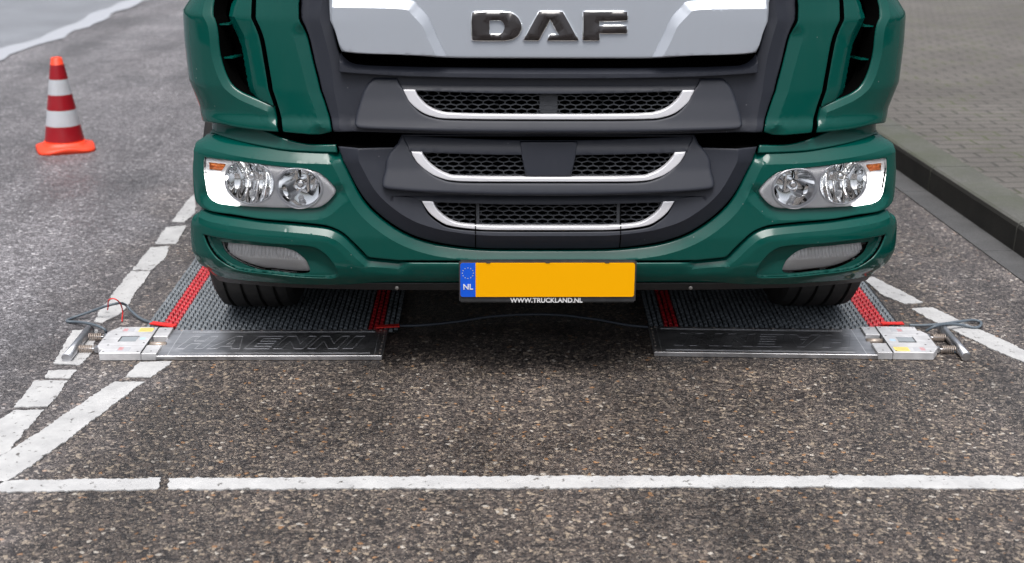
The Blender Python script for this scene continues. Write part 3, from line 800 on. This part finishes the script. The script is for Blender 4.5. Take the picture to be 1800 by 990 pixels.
for s in (1, -1):
    T = (lambda L: L) if s == 1 else mm
    hl = empty('headlight'); hl.parent = truck
    # closed bezel plate with two round openings
    hs_ = T(hol)
    panel('bezel', hs_, M_bezel, hl, holes=[T(ell(*cb, RU1, RZ1)), T(ell(*cs, RU2*.97, RZ2*.97)), T(drlq), T(indq)], off=-.008, R_=.0005, depth=.02, grid=.010, holeR=.002)
    bowl(cb, RU1, RZ1, .05, .010, s, 'reflector', hl, M_chrome)
    bowl(cs, RU2*.97, RZ2*.97, .055, .0, s, 'reflector', hl, M_chrome)
    ringm(cb, RU1*.97, RZ1*.97, .005, -.008, s, 'lamp_ring', hl, M_trim)
    ringm(cs, RU2*.92, RZ2*.92, .010, -.005, s, 'lamp_ring', hl, M_trim)
    for cc, ru_, dz_ in ((cb, RU1, .012), (cs, RU2, .006)):
        bm = bmesh.new(); P = surf(s*cc[0], cc[1]+dz_, -.03); nx_ = surf(s*cc[0], cc[1]+dz_, .0)-P
        q = Vector(nx_).to_track_quat('Z', 'Y').to_matrix().to_4x4()
        lathe(bm, [(.017, -.035), (.017, .0), (.013, .008), (.006, .011)], 20, Matrix.Translation(P) @ q)
        obj('bulb_shield', bm, M_chrome, hl)
        bm = bmesh.new(); P2 = surf(s*cc[0], cc[1]-.035, -.03)
        bmesh.ops.create_uvsphere(bm, u_segments=14, v_segments=10, radius=.009, matrix=Matrix.Translation(P2))
        sm(obj('bulb', bm, M_bulb, hl))
    a, b = cs, RU2
    for k_ in (-.017, .017):
        bm = bmesh.new(); P = surf(s*(cs[0]+k_), cs[1], -.05); P_ = Vector(P); box(bm, P_.x-.003, P_.x+.003, P_.y, P_.y+.02, P_.z-RZ2*.8, P_.z+RZ2*.8)
        obj('reflector_rib', bm, M_chrome, hl)
    panel('daytime_light', T(drlq), M_drl, hl, off=-.010, R_=.001, depth=.004, grid=.012)
    panel('indicator', T(indq), M_orange, hl, off=lambda u, z: -.015+.004*np.sin(z*420)+.002*np.sin(u*300), R_=.001, depth=.004, grid=.004)
    panel('indicator_cover', T(indq), M_bezel, hl, holes=[T([(p[0]*.55+np.mean([q[0] for q in indq])*.45, p[1]*.55+np.mean([q[1] for q in indq])*.45) for p in indq])], off=-.0075, R_=.0004, depth=.002, grid=.012)
    panel('lens', hs_, M_glass, hl, off=.001, R_=.003, depth=.01, grid=.016)

# --- number plate
PY = -.040
def trY(px, py, y):
    d = dir_local(ray(px, py)); t = (y-O_L[1])/d[1]; p = O_L+d*t; return p[0], p[2]
def pl_box(name, x0, x1, z0, z1, y0, y1, m, par, bev=.004):
    bm = bmesh.new(); box(bm, x0, x1, y0, y1, z0, z1, bev); return sm(obj(name, bm, m, par), False)
fx0, fz1 = trY(806.5, 458, PY); fx1, fz0 = trY(1117, 532.5, PY)
M_frame = dirt_mat('plate holder plastic', (.03, .031, .034), .5, speck=False)
plate = empty('number_plate'); plate.parent = truck
pl_box('plate_holder', fx0, fx1, fz0, fz1, PY, PY+.012, M_frame, plate, .005)
pl_box('plate_mount', fx0+.05, fx1-.05, fz0+.01, fz1-.01, PY+.0122, .02, M_black, plate, .002)
px0, pz1 = trY(809, 462, PY); px1, pz0 = trY(1114, 521, PY)
M_gold = mat('brown plate edge', (.12, .065, .02), .5)
pl_box('plate_edge', px0-.0015, px1+.0015, pz0-.0015, pz1+.0015, PY-.002, PY-.0002, M_gold, plate, .0008)
M_yellow = mat('yellow plate', (.98, .45, .0), .5, Specular_IOR_Level=0.1); M_blue = mat('blue strip', (.0, .10, .72), .45)
xb = trY(836, 490, PY)[0]
def roundrect(x0, x1, z0, z1, r, y, th, sides=(1, 1)):
    bm = bmesh.new(); pts = []
    for cx, cz, a0, k in ((x1-r, z1-r, 0, sides[1]), (x0+r, z1-r, 90, sides[0]), (x0+r, z0+r, 180, sides[0]), (x1-r, z0+r, 270, sides[1])):
        if k:
            for i in range(7): a = R(a0+15*i); pts.append((cx+r*math.cos(a), cz+r*math.sin(a)))
        else: pts.append((x1 if cx > (x0+x1)/2 else x0, z1 if cz > (z0+z1)/2 else z0))
    a = [bm.verts.new((p[0], y, p[1])) for p in pts]; b = [bm.verts.new((p[0], y+th, p[1])) for p in pts]
    bm.faces.new(a)
    for i in range(len(a)): j = (i+1) % len(a); bm.faces.new((a[j], a[i], b[i], b[j]))
    bmesh.ops.recalc_face_normals(bm, faces=bm.faces); return bm
obj('plate_sheet', roundrect(xb, px1, pz0, pz1, .007, PY-.0042, .002, (0, 1)), M_yellow, plate)
obj('country_strip', roundrect(px0, xb-.0003, pz0, pz1, .007, PY-.0042, .002, (1, 0)), M_blue, plate)
def text_mesh(name, body, size, m, parent, M, fat=0.0, ext=.0004, ax='CENTER'):
    cu = bpy.data.curves.new(name, 'FONT'); cu.body = body; cu.size = size; cu.align_x = ax; cu.align_y = 'CENTER'; cu.extrude = ext; cu.offset = fat
    t = bpy.data.objects.new('tmp', cu); C.objects.link(t)
    me = bpy.data.meshes.new_from_object(t.evaluated_get(bpy.context.evaluated_depsgraph_get())); bpy.data.objects.remove(t)
    me.transform(M); me.name = name; return obj(name, me, m, parent)
RX = Matrix.Rotation(R(90), 4, 'X')
M_white = mat('white print', (.8, .8, .8), .5)
zc = trY(822, 504, PY)[1]; xc = (px0+xb)/2
text_mesh('country_letters', 'NL', .024, M_white, plate, Matrix.Translation((xc, PY-.0050, zc)) @ RX, .0005)
zs = trY(822, 479.5, PY)[1]; bm = bmesh.new()
for k in range(12):
    a = k*math.pi/6; cx, cz = xc+.0175*math.cos(a)*.95, zs+.0165*math.sin(a)
    vs = [bm.verts.new((cx+.0021*(1 if i % 2 == 0 else .45)*math.sin(i*math.pi/5), PY-.0049, cz+.0021*(1 if i % 2 == 0 else .45)*math.cos(i*math.pi/5))) for i in range(10)]
    bm.faces.new(vs)
obj('star_ring', bm, mat('pale yellow print', (.75, .68, .4), .5), plate)
zt = trY(960, 528.2, PY)[1]; xt = trY(960.5, 528, PY)[0]
text_mesh('web_address', 'WWW.TRUCKLAND.NL', .0205, M_white, plate, Matrix.Translation((xt, PY-.0009, zt)) @ RX @ Matrix.Scale(.98, 4, (1, 0, 0)), .0006)
for kx_ in (.16, .5, .84):
    x_ = px0+(px1-px0)*kx_; pl_box('clip', x_-.006, x_+.006, pz1-.0005, pz1+.003, PY-.0055, PY, M_frame, plate, .0005)

# --- rest of the cab and chassis (mostly outside the picture, but it casts the shade)
cabn = 60; us2 = np.linspace(-UMAX-1.5, UMAX+1.5, 140); zs2 = [1.22, 1.35, 1.6, 1.9, 2.2, 2.5, 2.62]
v = [(u, z, -.0) for z in zs2 for u in us2]; k = len(us2)
on_surface('cab_body', (v, [(i*k+j, i*k+j+1, (i+1)*k+j+1, (i+1)*k+j) for i in range(len(zs2)-1) for j in range(k-1)]), M_green, truck)
us3 = np.linspace(-.98, .98, 60); v = [(u, z, .004) for z in (1.45, 1.8, 2.25) for u in us3]; k = len(us3)
on_surface('windscreen', (v, [(i*k+j, i*k+j+1, (i+1)*k+j+1, (i+1)*k+j) for i in range(2) for j in range(k-1)]), mat('windscreen glass', (.01, .012, .013), .03, 0, 1), truck)
bm = bmesh.new(); box(bm, -1.08, 1.08, .45, 2.0, 2.58, 2.64, .02); obj('cab_roof', bm, M_green, truck)
for s in (1, -1):
    bm = bmesh.new(); box(bm, min(s*1.06, s*1.115), max(s*1.06, s*1.115), 1.15, 1.95, .45, 1.3, .015); obj('cab_side', bm, M_green, truck)
for nm_, B_ in (('cab_floor', (-.98, .98, .16, 1.9, .46, .50, .005)), ('chassis_rail', (-.45, -.35, .2, 6.5, .52, .7, .005)), ('chassis_rail', (.35, .45, .2, 6.5, .52, .7, .005)),
                ('under_blocker', (-.70, .70, .10, 1.35, .27, .45, .02)), ('light_blocker', (-.70, .70, .52, 1.3, .145, .40, .02)), ('front_axle', (-.8, .8, 1.31, 1.40, .20, .32, .02)), ('rear_tray', (-1.05, 1.05, 1.5, 7.0, .45, .52, .01)), ('gearbox', (-.33, .33, 1.36, 2.4, .28, .44, .04))):  # first two boxes on this line are added, blocking light under the truck
    bm = bmesh.new(); box(bm, *B_); obj(nm_, bm, M_black, truck)
bm = bmesh.new(); box(bm, -1.12, 1.12, 2.1, 7.2, .9, 3.3, .03); obj('cargo_box', bm, mat('cargo box paint', (.6, .6, .6), .4), truck)
for s in (1, -1):
    bm = bmesh.new(); box(bm, min(s*1.0, s*1.1), max(s*1.0, s*1.1), 1.2, 6.8, .22, .9, .02); obj('side_guard', bm, M_black, truck)  # unseen side guards, set low to keep light from under the truck
def wheel(xc_, yc_, rad=.40, w_=.27):
    we = empty('wheel', (xc_, yc_, 0)); we.parent = truck
    prof = []
    hw = w_/2
    prof += [(rad*.62, -hw*.80), (rad*.80, -hw), (rad*.93, -hw*.97), (rad*.985, -hw*.86)]
    for g in (-.60, -.20, .20, .60):
        prof += [(rad, hw*(g-.045)), (rad-.012, hw*(g-.035)), (rad-.012, hw*(g+.035)), (rad, hw*(g+.045))]
    prof += [(rad*.985, hw*.86), (rad*.93, hw*.97), (rad*.80, hw), (rad*.62, hw*.80)]
    bm = bmesh.new(); lathe(bm, prof, 72, Matrix.Translation((0, 0, rad+.012)) @ Matrix.Rotation(R(90), 4, 'Y'))
    for f_ in bm.faces: f_.smooth = False
    obj('tyre', bm, M_rubber, we)
    bm = bmesh.new(); lathe(bm, [(rad*.62, -hw*.78), (rad*.58, -hw*.5), (rad*.35, -hw*.2), (.02, -hw*.15)], 40, Matrix.Translation((0, 0, rad+.012)) @ Matrix.Rotation(R(90), 4, 'Y'))
    obj('rim', bm, M_bezel, we)
wheel(-.975, .72); wheel(.955, .72)
wheel(-.95, 5.3); wheel(.95, 5.3)

# ------------------------------------------------------------------ TRAFFIC CONE
cone = tag(empty('traffic_cone', (-2.44, 7.07, 0), R(6)), 'red and white banded traffic cone on an orange foot, standing left of the truck', 'traffic cone')
M_or = dirt_mat('orange rubber', (.90, .055, .012), .4, dust=(.3, .14, .1), amount=.3); M_red = dirt_mat('red reflective band', (.32, .006, .014), .3, dust=(.2, .1, .1), amount=.25); M_wh = dirt_mat('white reflective band', (.54, .56, .60), .35, dust=(.25, .24, .22), amount=.4)
def cr(z): return .110+(.028-.110)*(z/.50)
def conepart(nm, z0, z1, m, inset=0.0, top=False, par=cone):
    bm = bmesh.new(); p = [(cr(z0)+inset, z0), (cr(z1)+inset, z1)]
    if top: p += [(cr(z1)-.006, z1+.004), (cr(z1)-.012, z1+.001), (cr(z1)-.014, z1-.04)]
    seg = 32; rings = [[bm.verts.new((r_*math.cos(2*math.pi*k/seg), r_*math.sin(2*math.pi*k/seg), z)) for k in range(seg)] for r_, z in p]
    for a, b in zip(rings, rings[1:]):
        for k in range(seg): bm.faces.new((a[k], a[(k+1) % seg], b[(k+1) % seg], b[k])).smooth = True
    return obj(nm, bm, m, par)
conepart('cone_body', .02, .495, M_or, 0, True)
for z0, z1, m, nm in ((.055, .135, M_red, 'red_band'), (.135, .222, M_wh, 'white_band'), (.222, .302, M_red, 'red_band'), (.302, .385, M_wh, 'white_band'), (.385, .462, M_red, 'red_band')):
    conepart(nm, z0+.001, z1-.001, m, .002)
bm = bmesh.new(); seg = 48; rings = []
for sc, z in ((1, 0), (1.0, .018), (.96, .026), (.80, .030), (.72, .040), (.70, .048)):
    rg = []
    for k in range(seg):
        a = 2*math.pi*k/seg; q = (abs(math.cos(a))**5+abs(math.sin(a))**5)**(-1/5); rr = .150*q*sc if sc > .9 else (.150*q*sc*.55+.112*.45*sc/.72)
        rg.append(bm.verts.new((rr*math.cos(a+.3), rr*math.sin(a+.3), z+(.008*math.cos(4*a) if z < .027 and z > 0 else 0))))
    rings.append(rg)
for a, b in zip(rings, rings[1:]):
    for k in range(seg): bm.faces.new((a[k], a[(k+1) % seg], b[(k+1) % seg], b[k])).smooth = True
bm.faces.new(rings[0][::-1]); bm.faces.new(rings[-1])
obj('cone_foot', bm, M_or, cone)

# ------------------------------------------------------------------ WEIGHING PADS
def brushed(name, col, rough, scl=(3, 220, 3), metal=1.0, c2=None):
    m = mat(name, col, rough, metal); n = N(m); co = n.coord()
    mp = n.new('ShaderNodeMapping', {'Vector': co, 'Scale': scl}).outputs[0]
    a = n.new('ShaderNodeTexNoise', {'Vector': mp, 'Scale': 1.0, 'Detail': 6.0, 'Roughness': .7}).outputs[0]
    b = n.new('ShaderNodeTexNoise', {'Vector': co, 'Scale': 9.0, 'Detail': 7.0, 'Roughness': .6}).outputs[0]
    dk = tuple(x*.62 for x in col)
    c = n.mix(n.ramp(a, [(.3, g3(0)), (.7, g3(1))]), dk, col)
    c = n.mix(1.0, c, n.ramp(b, [(.35, g3(.72)), (.65, g3(1.1))]), 'MULTIPLY')
    n.link(c, n.b.inputs['Base Color'])
    n.link(n.math('ADD', rough-.08, n.math('MULTIPLY', b, .25)), n.b.inputs['Roughness'])
    n.bump(a, .15, .0005); return m
M_plate = brushed('brushed aluminium', (.78, .78, .80), .40, metal=1.0)
M_mod = brushed('milled aluminium', (.80, .80, .82), .45, metal=.25)
M_tube = brushed('aluminium tube', (.68, .69, .72), .34, (2, 60, 60))
M_spring = mat('spring steel', (.50, .42, .36), .4, .5)
M_lcd = mat('display glass', (.30, .33, .35), .15, 0, 1); M_sty = mat('yellow sticker', (.80, .62, .18), .5); M_stg = mat('grey sticker', (.45, .46, .49), .5); M_str = mat('red print', (.62, .12, .12), .5); M_line = mat('engraved line', (.85, .85, .87), .34, .7)
M_line2 = mat('worn engraved line', (.45, .45, .47), .42, .9)
M_dkline = mat('dark seam', (.02, .02, .022), .6)
def strip_poly(bm, pts, w_, z, h=.0007, closed=False):
    P = [Vector((p[0], p[1])) for p in pts]
    if closed: P.append(P[0])
    for a, b in zip(P, P[1:]):
        d = (b-a); L = d.length
        if L < 1e-5: continue
        ang = math.atan2(d.y, d.x); box(bm, -w_/2, L+w_/2, -w_/2, w_/2, 0, h, 0, Matrix.Translation((a.x, a.y, z)) @ Matrix.Rotation(ang, 4, 'Z'))
def prism(pts, z0, z1, bev=0):
    bm = bmesh.new(); a = [bm.verts.new((x, y, z0)) for x, y in pts]; b = [bm.verts.new((x, y, z1)) for x, y in pts]
    bm.faces.new(a[::-1]); bm.faces.new(b)
    for i in range(len(a)): j = (i+1) % len(a); bm.faces.new((a[i], a[j], b[j], b[i]))
    bmesh.ops.recalc_face_normals(bm, faces=bm.faces)
    if bev: bmesh.ops.bevel(bm, geom=[e for e in bm.edges], offset=bev, segments=1, affect='EDGES')
    return bm
def pad(loc, rz, label, lm=M_line):
    p = tag(empty('weighing_pad', loc, rz), label, 'weighing pad', 'portable wheel weighing pads in front of the truck')
    # platform: local x -.27...45, module -.45..-.27 ; y -.12..+.12
    obj('platform', prism([(-.272, -.122), (.45, -.122), (.45, .122), (-.272, .122)], .001, .0165, .0012), M_plate, p)
    pl = p.children[0] if p.children else None
    bm = bmesh.new(); z = .0166
    for yy_ in (-.104, -.096, .097, .104): strip_poly(bm, [(-.20, yy_), (.41, yy_)], .0012, z, .0003)
    strip_poly(bm, [(-.235, -.118), (-.235, .118)], .0022, z, .0004); strip_poly(bm, [(.425, -.12), (.425, .12)], .0015, z, .0003)
    obj('engraved_line', bm, M_line, p)
    # outlined word along the platform
    bm = bmesh.new(); h0, h1, wd = -.058, .058, .0022
    def L(x0, wl, strokes):
        for st_, cl in strokes: strip_poly(bm, [(x0+(a*wl)+(b-.5)*.03, h0+b*(h1-h0)) for a, b in st_], wd, z, .0005, cl)
    L(-.205, .085, [([(0, 0), (0, 1), (.3, 1), (.3, .62), (.7, .62), (.7, 1), (1, 1), (1, 0), (.7, 0), (.7, .4), (.3, .4), (.3, 0)], True)])
    L(-.105, .105, [([(0, 0), (.42, 1), (.62, 1), (1, 0), (.74, 0), (.66, .2), (.36, .2), (.28, 0)], True), ([(.42, .38), (.6, .38), (.51, .72)], True)])
    L(.015, .080, [([(0, 0), (0, 1), (1, 1), (1, .8), (.3, .8), (.3, .6), (.95, .6), (.95, .4), (.3, .4), (.3, .2), (1, .2), (1, 0)], True)])
    L(.110, .095, [([(0, 0), (0, 1), (.3, 1), (.72, .4), (.72, 1), (1, 1), (1, 0), (.7, 0), (.28, .6), (.28, 0)], True)])
    L(.220, .095, [([(0, 0), (0, 1), (.3, 1), (.72, .4), (.72, 1), (1, 1), (1, 0), (.7, 0), (.28, .6), (.28, 0)], True)])
    L(.335, .03, [([(0, 0), (0, 1), (1, 1), (1, 0)], True)])
    obj('engraved_word', bm, lm, p)
    scm = bmesh.new(); box(scm, -.003, .003, -.002, .002, 0, .0010, .0004); me_s = bpy.data.meshes.new('screw'); scm.to_mesh(me_s); scm.free(); me_s.materials.append(M_spring)
    spots = [(-.24+k_*.067, yy_, .0164) for k_ in range(11) for yy_ in (-.116, .116)]+[(.442, -.10+k_*.033, .0164) for k_ in range(7)]
    for sp_ in spots:
        o_ = bpy.data.objects.new('screw', me_s); C.objects.link(o_); o_.location = sp_; o_.parent = p
    # module
    md = obj('module', prism([(-.45, -.122), (-.318, -.122), (-.318, .122), (-.448, .122), (-.474, .072), (-.474, -.055), (-.460, -.085), (-.45, -.085)], .001, .027, .0015), M_mod, p)
    obj('lug', prism([(-.3165, -.122), (-.268, -.122), (-.268, -.045), (-.3165, -.045)], .001, .025, .0012), M_mod, p)
    obj('lug', prism([(-.3165, .035), (-.268, .035), (-.268, .122), (-.3165, .122)], .001, .025, .0012), M_mod, p)
    bm = bmesh.new(); tube(bm, [(-.316, -.012, .013), (-.262, -.012, .013)], .010, 16); obj('load_bolt', bm, M_spring, p)
    bm = bmesh.new(); strip_poly(bm, [(-.3172, -.12), (-.3172, .12)], .0035, .0263, .0012); obj('seam', bm, M_dkline, p)
    bm = bmesh.new(); box(bm, -.415, -.360, -.018, .028, .0268, .0276); obj('display', bm, M_lcd, md)
    bm = bmesh.new(); strip_poly(bm, [(-.4155, -.018), (-.4155, .0285), (-.360, .0285)], .004, .0268, .0011); obj('display_frame', bm, M_dkline, md)
    for x0, x1, y0, y1, m in ((-.375, -.328, .075, .112, M_sty), (-.43, -.39, .078, .108, M_stg), (-.40, -.36, -.105, -.07, M_stg), (-.352, -.335, .0, .02, mat('pale blue sticker', (.45, .62, .8), .5))):
        bm = bmesh.new(); box(bm, x0, x1, y0, y1, .0268, .0273); obj('sticker', bm, m, md)
    for x0, y0 in ((-.427, .098), (-.397, -.078)):
        bm = bmesh.new()
        for r_ in range(3): box(bm, x0, x0+.015, y0-r_*.009, y0-r_*.009+.004, .0270, .0275)
        obj('sticker_print', bm, M_str, md)
    bm = bmesh.new()
    for k_ in range(3): box(bm, -.371, -.334, .083+k_*.009, .0845+k_*.009, .0270, .02745)
    obj('sticker_print', bm, M_str, md)
    me_d = me_s.copy(); me_d.materials.clear(); me_d.materials.append(M_dkline)
    for x0, y0 in ((-.44, -.11), (-.33, -.11), (-.33, .11), (-.44, .11), (-.465, 0), (-.33, -.03), (-.29, -.10), (-.29, .10), (-.44, -.05), (-.44, .05)):
        o_ = bpy.data.objects.new('screw', me_d); C.objects.link(o_); o_.location = (x0, y0, .0248 if x0 > -.31 else .0268); o_.parent = p
    # handle with two springs
    bm = bmesh.new(); tube(bm, [(-.548, -.135, .016), (-.552, .125, .016)], .0155, 24)
    for e, yy_ in ((-1, -.1352), (1, .1252)): lathe(bm, [(.0155, 0), (.013, .0022*e)], 24, Matrix.Translation((-.55, yy_, .016)) @ Matrix.Rotation(R(-90), 4, 'X'))
    obj('handle', bm, M_tube, p)
    for yy_ in (-.052, .058):
        bm = bmesh.new(); tube(bm, [(-.54, yy_, .015), (-.462, yy_, .015)], .0035, 12)
        box(bm, -.484, -.458, yy_-.009, yy_+.009, .004, .024, .002); obj('handle_rod', bm, M_tube, p)
        bm = bmesh.new(); hp = [(-.533+.044*t/120, yy_+.0115*math.cos(t*2*math.pi/17), .015+.0115*math.sin(t*2*math.pi/17)) for t in range(121)]
        tube(bm, hp, .0016, 6); obj('spring', bm, M_spring, p)
    return p
pad((-.868, 4.058, 0), R(1.1), 'aluminium weighing pad under the left bumper corner, its handle and springs pointing left')
pad((.914, 4.102, 0), R(180-1.3), 'aluminium weighing pad under the right bumper corner, its handle and springs pointing right', M_line2)

# ------------------------------------------------------------------ LINK MATS
def matmat(name, col):
    m = mat(name, col, .45); n = N(m); a = n.new('ShaderNodeTexNoise', {'Vector': n.coord(), 'Scale': 14.0, 'Detail': 5.0}).outputs[0]
    n.link(n.mix(1.0, col, n.ramp(a, [(.3, g3(.7)), (.7, g3(1.15))]), 'MULTIPLY'), n.b.inputs['Base Color']); return m
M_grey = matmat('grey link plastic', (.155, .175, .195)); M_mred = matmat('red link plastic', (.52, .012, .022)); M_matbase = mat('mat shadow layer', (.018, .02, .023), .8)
def link_mat(loc, rz, W_, L_, reds, label):
    o = tag(empty('link_mat', loc, rz), label, 'mat', 'interlocking link mats under the front wheels')
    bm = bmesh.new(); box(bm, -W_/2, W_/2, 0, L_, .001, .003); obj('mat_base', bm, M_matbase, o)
    pw, pl_ = .0172, .034; ncol = int(W_/pw); nrow = int(L_/pl_)
    vv = {0: ([], []), 1: ([], []), 2: ([], [])}
    for i in range(ncol):
        x = -W_/2+(i+.5)*pw; red = any(a <= x <= b for a, b in reds)
        V, F = vv[(1 if x < 0 else 2) if red else 0]
        for j in range(nrow+1):
            y = (j+(.5 if i % 2 else 0))*pl_; 
            if y > L_-.01: continue
            jit = random.uniform(-.0006, .0006); h = .0125+random.uniform(-.0006, .0008)
            w1, w2, l1 = .0069, .0050, .0130
            k = len(V); yc = y+.014
            # hump shaped link: low front edge, high rear
            for (xx, yy_, zz_) in ((-w1, -l1, .003), (w1, -l1, .003), (w1, l1, .003), (-w1, l1, .003), (-w2, -l1*.55, h*.85), (w2, -l1*.55, h*.85), (w2, l1*.8, h), (-w2, l1*.8, h)):
                V.append((x+xx+jit, yc+yy_, zz_))
            F += [(k+4, k+5, k+6, k+7), (k, k+1, k+5, k+4), (k+1, k+2, k+6, k+5), (k+2, k+3, k+7, k+6), (k+3, k, k+4, k+7)]
            # connecting bar towards the next link
            k = len(V); 
            for (xx, yy_, zz_) in ((-.0028, l1*.8, .003), (.0028, l1*.8, .003), (.0028, l1*.8+.012, .003), (-.0028, l1*.8+.012, .003), (-.002, l1*.8, .0065), (.002, l1*.8, .0065), (.002, l1*.8+.012, .0065), (-.002, l1*.8+.012, .0065)):
                V.append((x+xx, yc+yy_, zz_))
            F += [(k+4, k+5, k+6, k+7), (k, k+1, k+5, k+4), (k+1, k+2, k+6, k+5), (k+3, k, k+4, k+7)]
    pyobj('grey_links', *vv[0], M_grey, o)
    pyobj('red_links', *vv[1], M_mred, o); pyobj('red_links', *vv[2], M_mred, o)
    return o
link_mat((-.815, 4.19, .001), R(1.2), .86, 1.5, ((-.385, -.325), (.325, .385)), 'grey interlocking link mat with red edge stripes under the left tyre')
link_mat((.905, 4.235, .001), R(-.8), .87, 1.5, ((-.385, -.325), (.325, .385)), 'grey interlocking link mat with red edge stripes under the right tyre')

# red straps laid at the mat corners
M_strap = mat('red strap', (.72, .022, .018), .5)
def strap(a, b, w_, z, label):
    A = Vector(G(*a, z)); B = Vector(G(*b, z)); d = (B-A); L = d.length
    bm = bmesh.new(); box(bm, -L/2, L/2, -w_/2, w_/2, -.0022, .0022, .001)
    o = obj('strap', bm, M_strap); o.location = (A+B)/2; o.rotation_euler.z = math.atan2(d.y, d.x)
    return tag(o, label, 'strap', 'red straps between pads and mats')
strap((266, 567.5), (308, 573.5), .026, .022, 'short red strap beside the left pad module')
strap((661, 574.5), (702, 572.5), .024, .022, 'short red strap at the inner end of the left pad')
strap((1549, 568.5), (1588, 568.5), .022, .020, 'short red strap behind the right pad module')

# cables
M_cable = mat('grey cable', (.10, .125, .15), .45)
def cable(pts, r, name, label, m=M_cable, cat='cable', group=None):
    bm = bmesh.new(); tube(bm, spline([G(x, y, z) for x, y, z in pts], 8), r, 10)
    o = obj(name, bm, m); return tag(o, label, cat, group)
M_cable_dark = mat('dark cable', (.07, .085, .11), .45)
cable([(187, 584, .018), (183, 579, .03), (171, 573, .035), (151, 568, .02), (131, 566, .008), (119, 565.5, .007), (119, 563, .007), (130, 558, .008), (151, 551, .02), (170, 544, .035), (187, 538, .05), (203, 534, .055), (213, 533, .05), (222, 537, .035), (231, 547, .02), (247, 560, .009), (262, 566, .008), (276, 569, .008)], .0048, 'cable', 'grey cable looping out beside the left weighing pad handle')
cable([(696, 573, .006), (740, 572, .007), (800, 566, .007), (860, 557, .007), (925, 553, .007), (985, 554, .007), (1050, 562, .007), (1100, 571, .007), (1139, 575, .007)], .0042, 'cable', 'thin dark cable curving over the road between the two weighing pads', M_cable_dark)
cable([(1598, 572, .01), (1625, 572, .012), (1655, 570, .014), (1690, 565, .016), (1712, 563, .012), (1724, 567, .008), (1722, 574, .008), (1712, 576, .008), (1690, 571.5, .014), (1665, 570, .03), (1645, 573, .04), (1628, 582, .02)], .0052, 'cable', 'grey cable looping behind the right weighing pad handle')
cable([(1648, 616, .006), (1670, 617.5, .006), (1690, 620.5, .006), (1705, 624, .007)], .0048, 'cable', 'short grey cable passing under the front end of the right pad handle')
# red tie knotted on the left cable
cable([(189, 545, .040), (190, 540, .052), (190, 533, .07), (192, 527, .085), (199, 525, .09), (206, 528, .085), (211, 533, .065), (214, 540, .045), (215.5, 549, .025), (215, 558, .010), (214.5, 565, .004)], .0022, 'cable_tie', 'bright red tie knotted round the looping cable by the left pad', M_strap, 'cable tie')
